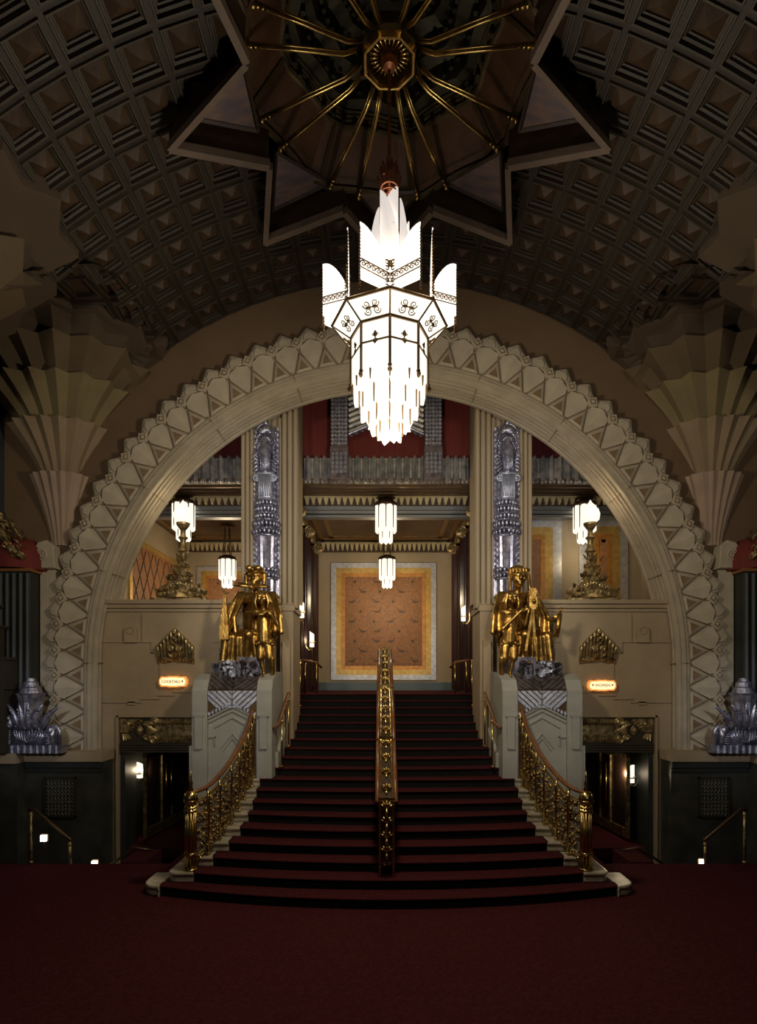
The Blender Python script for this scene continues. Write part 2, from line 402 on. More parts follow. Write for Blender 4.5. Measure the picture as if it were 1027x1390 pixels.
for k in range(8):
    T = tips[2*k]; A = tips[2*k+1]; B = tips[2*k-1]
    def mixp(f, h): return [(DX+(X-DX)*f, DY+(Y-DY)*f, h) for X, Y in (A, T, B)]
    cen = ((A[0]+B[0]+T[0])/3, (A[1]+B[1]+T[1])/3)
    a3 = [(cen[0]+(X-cen[0])*.72, cen[1]+(Y-cen[1])*.72, min(vz(X), vz(T[0])+.3)+.12) for X, Y in (A, T, B)]
    mp_.add(a3+[(x, y, z+.03) for x, y, z in a3], [(0, 1, 2), (3, 4, 5), (0, 1, 4, 3), (1, 2, 5, 4), (2, 0, 3, 5)])
    for (X0, Y0, Z0), (X1, Y1, Z1) in ((a3[0], a3[1]), (a3[1], a3[2]), (a3[2], a3[0])):
        m.tube([(X0, Y0, Z0-.01), (X1, Y1, Z1-.01)], .03, 4)
struct(m, 'ceiling', WOODD); struct(mr, 'trim_5', BEAM); struct(mp_, 'trim_6', PINK)
# soffit between star and dome rim
m = MB()
scal = lambda k: 1.0 if k % 2 == 0 else .955
rim = [(1.98*scal(k)*cos(pi/8+k*pi/8-pi/8), 1.98*scal(k)*sin(pi/8+k*pi/8-pi/8)) for k in range(16)]
# -------- dome rising above the rim
m = MB(); mw = MB(); mt = MB()
def ringp(r, z, n=32, amp=.03): return [((r*(1+amp*(1 if (k//2) % 2 else -1)))*cos(2*pi*k/n+pi/32), DY+(r*(1+amp*(1 if (k//2) % 2 else -1)))*sin(2*pi*k/n+pi/32), z) for k in range(n)]
mw.loops([ringp(1.88, 11.22), ringp(1.42, 11.75)], cap=False)
for r0, z0 in ((1.42, 11.75), (1.2, 12.05), (.98, 12.35), (.76, 12.6)):
    m.loops([ringp(r0, z0, 32, .045), ringp(r0-.02, z0+.2, 32, .045), ringp(r0-.2, z0+.24, 32, .045), ringp(r0-.22, z0+.3, 32, .045)], cap=False)
    for k in range(48):
        a = 2*pi*k/48; m.obox(((r0-.06)*cos(a), DY+(r0-.06)*sin(a), z0+.02), (.05, .06, .12), rz=a)
m.loops([ringp(.56, 12.88), ringp(.1, 12.95)], cap=True)
m.lathe([(3.2, 12.1), (1.4, 12.1)], 0, DY, 32, cap=False); m.lathe([(1.95, 11.15), (1.95, 12.1)], 0, DY, 32, cap=False) if 0 else None
struct(m, 'ceiling', DOMEM); struct(mw, 'ceiling', WOODP)
for z, r0, t in ((11.18, 1.93, .05), (11.3, 1.84, .03), (11.62, 1.56, .022), (11.74, 1.44, .045), (11.82, 1.40, .02), (11.87, 1.38, .02), (11.92, 1.36, .02)):
    P = ringp(r0, z); mt.tube(P+[P[0]], t, 6)
for k in range(16):      # upright stiles between the panels
    a = 2*pi*k/16+pi/16
    mt.tube([(1.9*cos(a), DY+1.9*sin(a), 11.2), (1.44*cos(a), DY+1.44*sin(a), 11.74)], .035, 4)
struct(mt, 'trim_7', mat('dome_rim', (.16, .12, .06), .45, .5, noise=.3))
# -------- side walls, lunette soffits
for sx in (-1, 1):
    m = MB(sx); m.bx(7.6, 7.75, -3, 11.62, -1.9, 9.4); m.bx(5.9, 7.7, 3, 11.6, 9.0, 9.15) if 0 else None
    m.bx(5.98, 7.7, 3, 7.2, 8.19, 8.3)
    struct(m, 'wall_'+SIDE[sx], BLUEW)
# -------- pleated fan corbels (near and far)
def tri(x): x = x % 1; return 4*abs(x-.5)-1
def capz(x, y): return max(vz(x) if abs(x) < 5.98 else 8.15, crossz(y))
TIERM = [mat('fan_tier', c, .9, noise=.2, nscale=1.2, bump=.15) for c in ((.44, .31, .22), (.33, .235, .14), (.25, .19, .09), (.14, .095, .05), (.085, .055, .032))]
def fan(sx, ax, ay, ex, ey, prof, npl, a0, a1, zlim, ystop=None):
    """pleated corbel: stepped outward tier by tier, each tier a darker tone than the one below, kept under the vault"""
    nt = len(prof); D = 400; dense = []
    for q in range(D+1):
        a = a0+(a1-a0)*q/D; c, s2 = cos(a), sin(a); r = (abs(c/ex)**2.4+abs(s2/ey)**2.4)**(-1/2.4); dense.append(Vector((r*c, r*s2)))
    L = [0]
    for q in range(D): L.append(L[-1]+(dense[q+1]-dense[q]).length)
    seg = npl*2; base = []; q = 0
    for k in range(seg+1):
        t = L[-1]*k/seg
        while q < D-1 and L[q+1] < t: q += 1
        base.append(dense[q])
    def pt(f, k, ti, z):
        v = base[k]*f; n = v.normalized(); v = v+n*(.095*f**.6+.012)*(1 if k % 2 else -1)*min(1, f*1.6)
        x, y = ax+v.x, ay+v.y
        if ystop: y = min(y, ystop)
        return (x, y, min(z, capz(x, y)-.10-.16*(nt-1-ti), zlim(x)-.16*(nt-1-ti)))
    for ti, (z0, f0, z1, f1) in enumerate(prof):
        m = MB(sx); rings = []
        for q in range(6):
            t = q/5; rings.append([pt(f0+(f1-f0)*t**1.4, k, ti, z0+(z1-z0)*t) for k in range(seg+1)])
        if ti == nt-1: rings.append([(x, y, z+.3) for x, y, z in rings[-1]])
        rings.append([((x-ax)*.8+ax, (y-ay)*.8+ay, z+.02) for x, y, z in rings[-1]])
        m.loops(rings, cap=False, closed=False)
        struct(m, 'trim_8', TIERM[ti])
for sx in (-1, 1):
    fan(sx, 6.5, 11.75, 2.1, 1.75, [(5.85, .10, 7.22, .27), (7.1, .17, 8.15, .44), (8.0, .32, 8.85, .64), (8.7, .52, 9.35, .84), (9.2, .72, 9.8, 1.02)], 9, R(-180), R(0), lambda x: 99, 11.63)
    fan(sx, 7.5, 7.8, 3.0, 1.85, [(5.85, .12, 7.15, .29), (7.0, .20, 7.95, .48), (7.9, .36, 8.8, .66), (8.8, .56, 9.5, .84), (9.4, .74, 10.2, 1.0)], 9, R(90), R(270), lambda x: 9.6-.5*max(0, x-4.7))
# -------- infill walls under the side balconies, with doorway
for sx in (-1, 1):
    m = MB(sx); zl = 4.62
    m.bx(5.38, 5.95, 11.75, 12.3, -1.9, zl)                   # jamb strip
    m.bx(2.9, 5.38, 11.75, 12.3, 2.43, zl)                    # above the lintel
    m.bx(2.3, 3.6, 11.75, 12.3, -1.9, 2.43)
    m.bx(5.38, 5.42, 11.7, 11.76, -.4, 2.47); m.bx(3.6, 5.42, 11.7, 11.76, 2.43, 2.47)
    # ledge mouldings
    m.bx(2.9, 5.85, 11.62, 12.35, 4.70, 4.78); m.bx(2.9, 5.85, 11.68, 12.32, 4.62, 4.70); m.bx(2.9, 5.85, 11.71, 12.3, 4.55, 4.60)
    # upper recessed panel joints and stepped relief lines
    for x0, x1, z0, z1 in ((4.72, 5.7, 3.93, 3.945), (3.0, 3.5, 3.93, 3.945), (4.55, 4.73, 3.72, 3.735), (4.70, 4.73, 3.72, 3.94), (4.53, 4.56, 3.2, 3.73),
                           (4.9, 5.7, 2.72, 2.745), (4.55, 4.95, 2.79, 2.81), (4.25, 4.6, 2.86, 2.88), (3.7, 4.3, 2.93, 2.95), (5.05, 5.2, 2.68, 2.75), (3.5, 3.9, 3.02, 3.04),
                           (4.90, 4.915, 3.94, 4.5), (3.32, 3.335, 3.94, 4.5)):
        m.bx(x0, x1, 11.725, 11.76, z0, z1)
    m.bx(5.0, 5.25, 11.69, 11.76, 3.93, 4.15)
    m.lathe([(.001, 0), (.125, 0)], 0, 0, 4) if 0 else None
    m.pxz([(5.125+.125*cos(a), 4.15+.125*sin(a)) for a in [pi*k/10 for k in range(11)]], 11.69, 11.76)
    m.tube([(5.125+.07*cos(a), 11.685, 4.17+.07*sin(a)) for a in [2*pi*k/12 for k in range(13)]], .012, 5)
    struct(m, 'wall_front_'+SIDE[sx], STONEW)
    # doorway interior
    m = MB(sx); m.bx(5.42, 5.6, 12.3, 16, -1.8, 2.6); m.bx(2.9, 5.6, 15.9, 16.1, -1.8, 2.6); m.bx(2.9, 5.5, 12.3, 16, 2.42, 2.55); m.bx(2.6, 2.75, 12.4, 16, -1.8, 2.55)
    m.bx(5.28, 5.38, 11.8, 12.35, -1.2, 1.71); m.bx(3.6, 5.38, 12.0, 12.3, 1.70, 1.78)
    struct(m, 'wall_passage_'+SIDE[sx], DARK)
    # plinth
    m = MB(sx); m.bx(5.44, 7.6, 11.2, 11.62, -1.9, 1.62); m.bx(6.9, 7.6, 10.9, 11.3, -1.9, 1.62)
    struct(m, 'wall_base_'+SIDE[sx], DMARB)
    m = MB(sx); m.bx(5.42, 7.6, 11.12, 11.62, 1.62, 1.81); m.bx(6.9, 7.6, 10.85, 11.2, 1.62, 1.81)
    struct(m, 'trim_9', STONEW)
    m = MB(sx); m.bx(5.44, 7.6, 11.15, 11.2, 1.50, 1.62); m.bx(5.44, 7.6, 11.17, 11.2, 1.42, 1.47)
    struct(m, 'trim_10', DARK)
# -------- mezzanine: ceilings, walls
ZM = 7.85
m = MB(); m.bx(-7.2, 7.2, 14.6, 19.9, ZM, ZM+.1); m.bx(-6.6, 6.6, 13.35, 14.75, 7.71, 7.8)
m.bx(-6.6, 6.6, 14.55, 14.75, 7.38, 7.72)
struct(m, 'ceiling', OCEIL)
m = MB(); m.bx(-7.0, 7.0, 13.75, 13.95, 8.25, 10.5)
struct(m, 'wall_recess', REDW)
m = MB(); m.bx(-7, 2.25, 19.6, 19.8, 2.85, ZM)
struct(m, 'wall_rear', TAN)
m = MB(); m.bx(2.3, 7.2, 15.0, 15.2, 2.85, 7.75)
struct(m, 'wall_rear_right', TAN)
m = MB(); m.bx(-7.0, -6.8, 12.3, 19.6, 2.85, ZM)
struct(m, 'wall_rear_left', TAN)
m = MB(); m.bx(6.55, 6.75, 12.3, 15.2, 2.85, ZM)
struct(m, 'wall_bay_right', TAN)
m = MB(); m.bx(-2.42, -2.25, 13.4, 19.6, 0, ZM)
struct(m, 'wall_inner_left', mat('bronze_panel', (.12, .065, .03), .35, .3, noise=.4, nscale=3))
m = MB(); m.bx(2.3, 2.47, 13.4, 19.6, 0, ZM)
struct(m, 'wall_inner_right', mat('veined_panel', (.40, .27, .15), .4, noise=.5, nscale=2.5, stretch=(1, 1, .3)))
m = MB()
m.bx(-2.25, 2.25, 19.52, 19.6, 2.85, 3.12); m.bx(-2.3, -2.25, 14, 19.6, 2.85, 3.1); m.bx(2.25, 2.3, 14, 19.6, 2.85, 3.1)
struct(m, 'baseboard_rear', mat('blue_base', (.10, .14, .15), .4))
# ceiling borders in the mezzanine
m = MB()
for x0, x1 in ((-2.25, 2.3), (-6.7, -2.45)):
    for ins, t, h in ((.12, .12, .05), (.45, .14, .04)):
        for (a, b, c, d) in ((x0+ins, x0+ins+t, 14.8, 19.5), (x1-ins-t, x1-ins, 14.8, 19.5), (x0+ins, x1-ins, 14.85+ins, 14.85+ins+t), (x0+ins, x1-ins, 19.4-ins-t, 19.4-ins)):
            m.bx(a, b, c, d, ZM-h, ZM)
struct(m, 'trim_11', mat('ceiling_gilt', (.30, .17, .06), .4, .5, noise=.3))
m = MB()
for z, y, t in ((7.46, 14.5, .05), (7.36, 14.52, .035), (7.27, 14.56, .03)): m.bx(-6.6, 6.6, y, 14.8, z-t, z+t)
struct(m, 'trim_12', mat('steel_beam', (.22, .22, .21), .4, .6))
# zigzag cornices
def zigzag(x0, x1, y, z0, z1, name):
    m = MB(); m.bx(x0, x1, y+.06, y+.2, z0-.02, z1+.05); struct(m, name, WOODD)
    m = MB(); n = int((x1-x0)/.155); w_ = (x1-x0)/n
    m.bx(x0, x1, y-.02, y+.1, z1, z1+.03)
    for k in range(n):
        a = x0+k*w_
        m.pxz([(a+.012, z1), (a+w_*.36, z0), (a+w_*.64, z0), (a+w_-.012, z1)], y-.03, y+.08, .012, .02)
    struct(m, name, IVORY)
zigzag(-2.02, 2.02, 14.4, 7.52, 7.68, 'trim_13'); zigzag(-6.3, -2.9, 14.4, 7.52, 7.68, 'trim_14'); zigzag(2.9, 6.3, 14.4, 7.52, 7.68, 'trim_15')
zigzag(-2.1, 2.15, 19.2, 7.46, 7.68, 'trim_16'); zigzag(-6.7, -2.5, 19.2, 7.46, 7.68, 'trim_17')
# gilt soffit fillets under the fascia
m = MB()
for y in (13.6, 13.85, 14.1): m.bx(-6.4, 6.4, y, y+.05, 7.67, 7.72)
struct(m, 'trim_18', BRONZE)

# ================================================================== STAIRCASE
DS = {1: 8.59, 2: 8.73, 3: 9.0, 4: 9.28, 5: 9.61, 6: 9.97, 7: 10.22, 8: 10.52, 9: 10.81, 10: 11.2}
XC = {1: 3.38, 2: 2.93, 3: 2.72, 4: 2.55, 5: 2.45, 6: 2.40, 7: 2.38, 8: 2.38, 9: 2.38, 10: 2.38}
XO = {1: 3.62, 2: 3.28, 3: 2.98, 4: 2.82, 5: 2.71, 6: 2.66, 7: 2.63, 8: 2.61, 9: 2.60, 10: 2.60}
def dc(s): return 14-(19-s)*.33
def dside(s): return DS.get(s, dc(s)+max(0, .22-.03*(s-10)))
def xc(s): return XC.get(s, 2.08)
stair = thing('staircase', 'grand red carpeted staircase flaring at its foot between the two curved brass balustrades', 'staircase', (0, 8.0, 0))
m = MB(); mris = MB(); NX = 24
def front(s, X, off=0): return [(X*(-1+2*k/NX), dc(s)+(dside(s)-dc(s))*((-1+2*k/NX)**2)+off) for k in range(NX+1)]
for s_ in range(1, 20):
    X = xc(s_); z = s_*rs
    f = front(s_, X); Xn = X if s_ < 19 else 2.1
    if s_ < 19: b = [(x, dc(s_+1)+(dside(s_+1)-dc(s_+1))*(min(1, abs(x)/xc(s_+1))**2)+.02) for x, y in f]
    else: b = [(x, 14.07) for x, y in f]
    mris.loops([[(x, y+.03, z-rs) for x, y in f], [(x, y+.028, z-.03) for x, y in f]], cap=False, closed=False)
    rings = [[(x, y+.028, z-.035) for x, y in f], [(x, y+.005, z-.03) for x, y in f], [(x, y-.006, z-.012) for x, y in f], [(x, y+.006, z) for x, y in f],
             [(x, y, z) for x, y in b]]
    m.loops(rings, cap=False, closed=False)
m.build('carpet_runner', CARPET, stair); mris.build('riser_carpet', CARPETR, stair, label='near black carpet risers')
for sx in (-1, 1):
    for s_ in range(1, 11):
        m = MB(sx); x0, x1 = xc(s_)-.02, XO[s_]; y0 = DS[s_]; y1 = (DS[s_+1] if s_ < 10 else 11.4)+.45; z = s_*rs
        rr = .22 if s_ == 1 else .1 if s_ < 4 else .04
        def outl(e): return [(x0, y0-e-(.06 if s_ == 1 else 0))]+[(x1-rr+(rr+e)*sin(a), y0+rr-(rr+e)*cos(a)) for a in [pi/2*k/6 for k in range(7)]]+[(x1+e, y1), (x0, y1)]
        prof = [(.0, 0), (.0, z-.14), (.012, z-.135), (.012, z-.095), (-.005, z-.09), (.0, z-.05), (.02, z-.045), (.028, z-.025), (.02, z-.003), (.0, z)]
        m.loops([[(x, y, zz) for x, y in outl(e)] for e, zz in prof])
        m.build('stone_step_end', MARBLE, stair)
# stone flank under the pedestals / closing wall beneath stair
for sx in (-1, 1):
    m = MB(sx); m.pyz([(11.2, 0), (14.0, 0), (14.0, 2.95), (13.6, 2.95), (11.2, 1.75)], 2.08, 2.16)
    m.build('side_string', STONEG, stair)

# ================================================================== PEDESTALS
def pedestal(sx):
    t = thing('statue_pedestal', 'grey stone stair pedestal with silver chevron panel, under the gilded statues on the '+SIDE[sx], 'pedestal', (2.88, 11.4, 0), 'stone stair pedestals', sx)
    m = MB(sx)
    m.pyz([(10.92, 0), (12.3, 0), (12.3, 3.25), (11.75, 3.22), (10.92, 2.85)], 2.17, 3.58)
    # corner shoulders
    for x0, x1 in ((2.14, 2.42), (3.34, 3.62)):
        m.pyz([(10.84, 0.0), (12.3, 0), (12.3, 3.35), (11.3, 3.3), (10.95, 3.18), (10.84, 2.98)], x0, x1)
        m.bx(x0+.08, x1-.06, 10.80, 10.86, 1.9, 2.5); m.bx(x0+.05, x1-.03, 10.79, 10.86, 2.5, 2.54)
    # raised chevron carvings on the face
    def chev(z0, h, w_, t_, y):
        m.pxz([(2.88-w_, z0), (2.88, z0+h), (2.88+w_, z0), (2.88+w_, z0-t_), (2.88, z0+h-t_), (2.88-w_, z0-t_)], y, 10.95, .01, .01)
    chev(2.48, .24, .46, .035, 10.87); chev(2.40, .23, .46, .03, 10.885); chev(2.30, .2, .34, .022, 10.89); chev(1.92, .28, .22, .02, 10.89); chev(1.87, .24, .18, .015, 10.89)
    m.bx(2.42, 2.56, 10.89, 10.95, 2.10, 2.12); m.bx(3.2, 3.34, 10.89, 10.95, 2.10, 2.12); m.bx(2.54, 2.56, 10.89, 10.95, 1.95, 2.12)
    m.bx(3.2, 3.22, 10.89, 10.95, 1.95, 2.12)
    m.bx(3.55, 3.68, 10.86, 12.2, 0, 1.95)
    m.build('pedestal_block', STONEG, t)
    # silver chevron board and the leaning slatted top above it, both with V boards
    def clipv(pts, lim, keep_below):
        o_ = []
        for i in range(len(pts)):
            A, B = pts[i-1], pts[i]; ia = (A[1] <= lim) == keep_below; ib = (B[1] <= lim) == keep_below
            if ia != ib:
                q = (lim-A[1])/(B[1]-A[1]); o_.append((A[0]+(B[0]-A[0])*q, lim))
            if ib: o_.append(B)
        return o_
    def vboards(mb, P, hgt, n, vstart, slope, bw, gap, low=None):
        for sg in (-1, 1):
            for k in range(n):
                v0 = vstart+k*(bw+gap)
                pts = [(.008, v0), (.008, v0+bw), (.45, v0+bw+.45*slope), (.45, v0+.45*slope)]
                pts = clipv(pts, hgt, True)
                if len(pts) > 2: pts = clipv(pts, 0.0 if low is None else low, False)
                if len(pts) < 3: continue
                a = [P(sg*u, v, 0) for u, v in pts]; b = [P(sg*u, v, .03) for u, v in pts]; mb.loops([a, b])
    m = MB(sx); m.pxz([(2.42, 2.98), (2.42, 2.50), (2.88, 2.74), (3.34, 2.50), (3.34, 2.98)], 10.89, 10.95); m.build('panel_backing', BRONZE, t)
    m = MB(sx); vboards(m, lambda u, v, h: (2.88+u, 10.885-h, 2.50+v), .475, 7, -.10, .9, .075, .03, .16)
    for sg in (-1, 1):
        for k in range(7):
            x = 2.88+sg*(.035+k*.065); z = 2.76-abs(x-2.88)*.5
            m.pxz([(x-.03, z), (x, z+.045), (x+.03, z), (x, z-.05)], 10.84, 10.88, .006, .01)
    m.build('chevron_panel', SILVERW, t, label='bright silver chevron panel')
    m = MB(sx); m.pyz([(10.90, 2.85), (10.90, 2.99), (11.12, 3.30), (12.2, 3.36), (12.2, 2.85)], 2.42, 3.34); m.build('top_backing', BRONZE, t)
    m = MB(sx); Ls = sqrt(.22**2+.31**2); cy_, cz_ = .22/Ls, .31/Ls
    vboards(m, lambda u, v, h: (2.88+u, 10.90+v*cy_-h*cz_, 2.99+v*cz_+h*cy_), Ls, 6, -.38, .9, .085, .02, 0)
    m.build('sloping_top', SILVERB, t, label='tarnished silver slatted top')
    return t
for sx in (-1, 1): pedestal(sx)

# ================================================================== STATUES
def body(mb, J, k=1.0, fat=1.0):
    """J: dict of joints; one continuous body"""
    g = lambda n: Vector(J[n])
    sh = (g('shL')+g('shR'))/2; hp = (g('hpL')+g('hpR'))/2; w_ = (g('shL')-g('shR')).length*fat
    mb.chain([g('shL'), sh-Vector((0, 0, .04*k)), g('shR')], [w_*.17, w_*.24, w_*.17])
    mb.chain([sh-Vector((0, 0, .10*k)), (sh*.45+hp*.55), hp], [w_*.30, w_*.235, w_*.28])
    mb.chain([g('hpL'), hp, g('hpR')], [w_*.24, w_*.26, w_*.24])
    mb.chain([sh, g('head')-Vector((0, 0, .06*k))], [w_*.13, w_*.11])
    for q in 'LR':
        mb.chain([g('sh'+q), g('el'+q), g('wr'+q)], [w_*.15, w_*.105, w_*.072])
        mb.chain([g('hp'+q), g('kn'+q), g('an'+q)], [w_*.235, w_*.17, w_*.12])
        kn, an = g('kn'+q), g('an'+q); mb.ell(kn*.65+an*.35+Vector((0, .02, 0)), w_*.14)
        f = g('ft'+q) if 'ft'+q in J else an+Vector((0, -.16*k, -.05))
        mb.chain([an-Vector((0, 0, .02)), f], [w_*.085, w_*.06])
        wr, el = g('wr'+q), g('el'+q); d = (wr-el).normalized()
        hd = Vector(J['hd'+q]).normalized() if 'hd'+q in J else d
        sd = hd.cross(Vector((0, 1, 0))); sd = sd.normalized() if sd.length > .1 else Vector((1, 0, 0))
        mb.cap(wr, wr+hd*w_*.13, w_*.07, w_*.075)
        for i in range(4):
            b = wr+hd*w_*.17+sd*(i-1.5)*w_*.045
            L = w_*(.11, .135, .13, .10)[i]
            mb.chain([b, b+hd*L*.5+Vector((0, -.012, 0)), b+hd*L+Vector((0, .01, -.01))], [w_*.026, w_*.023, w_*.018], 6)
        mb.chain([wr+hd*w_*.05+sd*w_*.06, wr+hd*w_*.14+sd*w_*.13], [w_*.03, w_*.022], 6)
def head(mb, c, s, turn=0, tilt=0):
    c = Vector(c); M = Matrix.Rotation(turn, 3, 'Z') @ Matrix.Rotation(tilt, 3, 'X')
    def P(x, y, z): return c+M @ Vector((x*s, y*s, z*s))
    mb.ell(P(0, .05, .12), (s*.40, s*.47, s*.42)); mb.ell(P(0, -.06, -.12), (s*.31, s*.36, s*.42))
    mb.cap(P(0, -.30, -.36), P(0, -.28, -.38), s*.13, s*.12)              # chin
    mb.cap(P(0, -.40, .06), P(0, -.52, -.10), s*.045, s*.075)             # nose
    mb.cap(P(-.25, -.36, .10), P(.25, -.36, .10), s*.07, s*.07)           # brow
    for q in (-1, 1):
        mb.ell(P(q*.15, -.37, .015), s*.055); mb.cap(P(q*.22, -.30, -.12), P(q*.2, -.28, -.18), s*.1, s*.09)
        mb.cap(P(q*.38, .03, .06), P(q*.38, .03, -.1), s*.06, s*.05)
    mb.cap(P(-.10, -.40, -.215), P(.10, -.40, -.215), s*.035, s*.035); mb.cap(P(-.08, -.39, -.275), P(.08, -.39, -.275), s*.038, s*.038)
    return P
def statue(sx):
    L = sx < 0
    lab = ('gilded statue group of a seated aviator with a standing girl, on the left stair pedestal' if L else
           'gilded statue group with film camera on tripod, on the right stair pedestal')
    t = thing('gilded_statue', lab, 'statue', (2.8, 11.6, 3.36), 'gilded statues flanking the stair', sx)
    # seated large figure (coordinates for the left, mirrored for the right)
    J = dict(shL=(2.90, 11.68, 4.84), shR=(2.30, 11.68, 4.84), head=(2.60, 11.6, 5.22), hpL=(2.80, 11.78, 3.98), hpR=(2.46, 11.78, 3.98),
             elL=(3.04, 11.55, 4.42), wrL=(3.02, 11.25, 4.20), hdL=(.2, -.6, -.5), elR=(2.20, 11.55, 4.42), wrR=(2.28, 11.22, 4.42), hdR=(.1, -.6, .1),
             knL=(3.10, 11.28, 4.02), anL=(3.16, 11.25, 3.52), knR=(2.66, 11.22, 4.05), anR=(2.72, 11.3, 3.55))
    if not L:
        J.update(wrL=(3.22, 11.25, 4.32), elL=(3.06, 11.5, 4.4), hdL=(.3, -.3, .5), elR=(2.25, 11.5, 4.45), wrR=(2.62, 11.2, 4.50), hdR=(.6, -.2, .3))
    m = MB(sx); body(m, J); P = head(m, (2.60, 11.55, 5.21), .40, 0)
    b = m.build('large_figure', GOLD, t); remesh(b, .017, 3)
    # clothing
    m = MB(sx)
    for q, (a, e, f) in enumerate((((2.90, 11.68, 4.86), (3.06, 11.56, 4.4), (3.04, 11.6, 3.95)), ((2.30, 11.68, 4.86), (2.17, 11.58, 4.45), (2.16, 11.6, 4.1)))):
        a, e, f = map(Vector, (a, e, f))
        for k in range(7):
            off = Vector(((k-3)*.028, -.10-.03*abs(k-3)+.12*(k % 2)*.3, 0))
            m.chain([a+Vector(((k-3)*.02, -.04, .04)), e+off, f+off*1.3+Vector((0, 0, .03*(k % 3)))], [.05, .042, .05], 8)
    m.chain([(2.95, 11.82, 4.85), (2.6, 11.88, 4.9), (2.25, 11.82, 4.85)], [.08, .1, .08])
    m.ell((2.6, 11.95, 4.3), (.40, .14, .75))
    for k in range(9):     # skirt folds between the knees
        x = 2.50+.075*k
        m.chain([(x*.6+2.6*.4, 11.62, 4.15), (x, 11.3-.04*(k % 2), 4.03-.02*(k % 3)), (x+.02*(k-4), 11.34-.03*(k % 2), 3.42)], [.06, .055, .05], 8)
    b = m.build('robe', GOLD, t); remesh(b, .02, 2)
    m = MB(sx)
    if L:
        m.ell((2.60, 11.66, 5.33), (.18, .2, .13)); m.chain([(2.44, 11.5, 5.30), (2.6, 11.38, 5.33), (2.76, 11.5, 5.29)], [.03, .03, .03])
        for q in (-1, 1): m.ell((2.6+q*.085, 11.37, 5.36), (.07, .05, .06))
        for q in (-1, 1): m.chain([(2.6+q*.18, 11.56, 5.25), (2.6+q*.17, 11.52, 5.03)], [.05, .035])
        b = m.build('flying_helmet', GOLD, t); remesh(b, .014, 1)
        m = MB(sx)         # propeller blades laid across the chest
        m.leaf((2.62, 11.36, 4.975), (1, 0, .09), (0, -.3, 1), .46, .17, .0, .25); m.leaf((2.62, 11.36, 4.975), (-1, 0, .01), (0, -.3, 1), .42, .15, .0, .25)
        m.cap((2.62, 11.40, 4.975), (2.62, 11.28, 4.975), .045, .035)
        m.build('propeller', GOLD, t, True)
        m = MB(sx)         # stepped tower
        for k, (h0, h1, r_) in enumerate(((3.95, 4.22, .085), (4.22, 4.42, .065), (4.42, 4.6, .048), (4.6, 4.72, .034), (4.72, 4.80, .02), (4.80, 4.92, .009))):
            m.bx(3.10-r_, 3.10+r_, 11.18-r_, 11.18+r_, h0, h1)
            for q in (-1, 0, 1): m.bx(3.10+q*r_*.6-.008, 3.10+q*r_*.6+.008, 11.17-r_, 11.18, h0+.02, h1+.015)
        m.build('model_tower', GOLD, t)
    else:
        m.ell((2.60, 11.66, 5.33), (.19, .2, .14))
        for k in range(9):
            a = R(-80+20*k); m.chain([(2.6+.2*sin(a), 11.56-.17*cos(a), 5.30), (2.6+.205*sin(a), 11.56-.15*cos(a), 5.36)], [.02, .03], 6)
        for q in (-1, 1):
            m.chain([(2.6+q*.18, 11.5, 5.28), (2.6+q*.19, 11.42, 5.02), (2.6+q*.2, 11.4, 4.82)], [.035, .03, .025])
        b = m.build('headdress', GOLD, t); remesh(b, .014, 1)
        m = MB(sx); m.bx(2.68, 2.84, 11.02, 11.2, 4.56, 4.76)
        m.tube([(2.76+.045*cos(a), 11.015, 4.66+.045*sin(a)) for a in [2*pi*k/14 for k in range(15)]], .012, 6)
        m.cap((2.76, 11.03, 4.66), (2.76, 10.95, 4.66), .03, .035)
        m.tube([(2.76, 11.05, 4.84), (2.76, 11.17, 4.84)], .085, 16); m.bx(2.70, 2.82, 11.05, 11.17, 4.52, 4.56)
        m.build('film_camera', GOLD, t)
        m = MB(sx)
        for p in ((2.60, 10.98, 3.72), (2.78, 10.96, 3.72), (2.94, 11.25, 4.1)): m.tube([(2.76, 11.1, 4.53), p], [.035, .03], 4)
        m.build('tripod', GOLD, t)
        m = MB(sx); m.tube([(3.24, 11.2, 4.0), (3.30, 11.16, 4.45)], [.055, .05], 12); m.tube([(3.30, 11.16, 4.45), (3.33, 11.14, 4.56)], [.02, .02], 8)
        m.build('torch', GOLD, t, True)
    # standing smaller figure on the stair side
    J = dict(shL=(2.52, 11.30, 4.50), shR=(2.24, 11.30, 4.50), head=(2.40, 11.22, 4.74), hpL=(2.46, 11.30, 3.92), hpR=(2.26, 11.30, 3.92),
             elL=(2.66, 11.12, 4.46), wrL=(2.42, 11.05, 4.42), hdL=(-1, 0, 0), elR=(2.10, 11.15, 4.22), wrR=(2.20, 11.02, 4.42), hdR=(.6, 0, .5),
             knL=(2.42, 11.2, 3.62), anL=(2.36, 11.22, 3.30), ftL=(2.35, 11.05, 3.26), knR=(2.20, 11.2, 3.58), anR=(2.20, 11.24, 3.22), ftR=(2.22, 11.08, 3.19))
    if not L:
        J.update(elL=(2.62, 11.08, 4.22), wrL=(2.66, 11.02, 4.45), hdL=(.3, 0, .6), elR=(2.2, 11.1, 4.15), wrR=(2.52, 11.0, 4.48), hdR=(.6, 0, .4))
    m = MB(sx); body(m, J, .6, 1.22); head(m, (2.40, 11.20, 4.76), .25, R(-12), 0)
    m.chain([(2.38, 11.27, 4.35), (2.37, 11.24, 4.1), (2.36, 11.26, 3.92)], [.13, .135, .15])
    for q in (-1, 1): m.chain([(2.36+q*.07, 11.27, 3.92), (2.34+q*.085, 11.2, 3.6)], [.12, .08])
    b = m.build('small_figure', GOLD, t); remesh(b, .012, 3)
    m = MB(sx); m.ell((2.40, 11.27, 4.83), (.11, .11, .08))
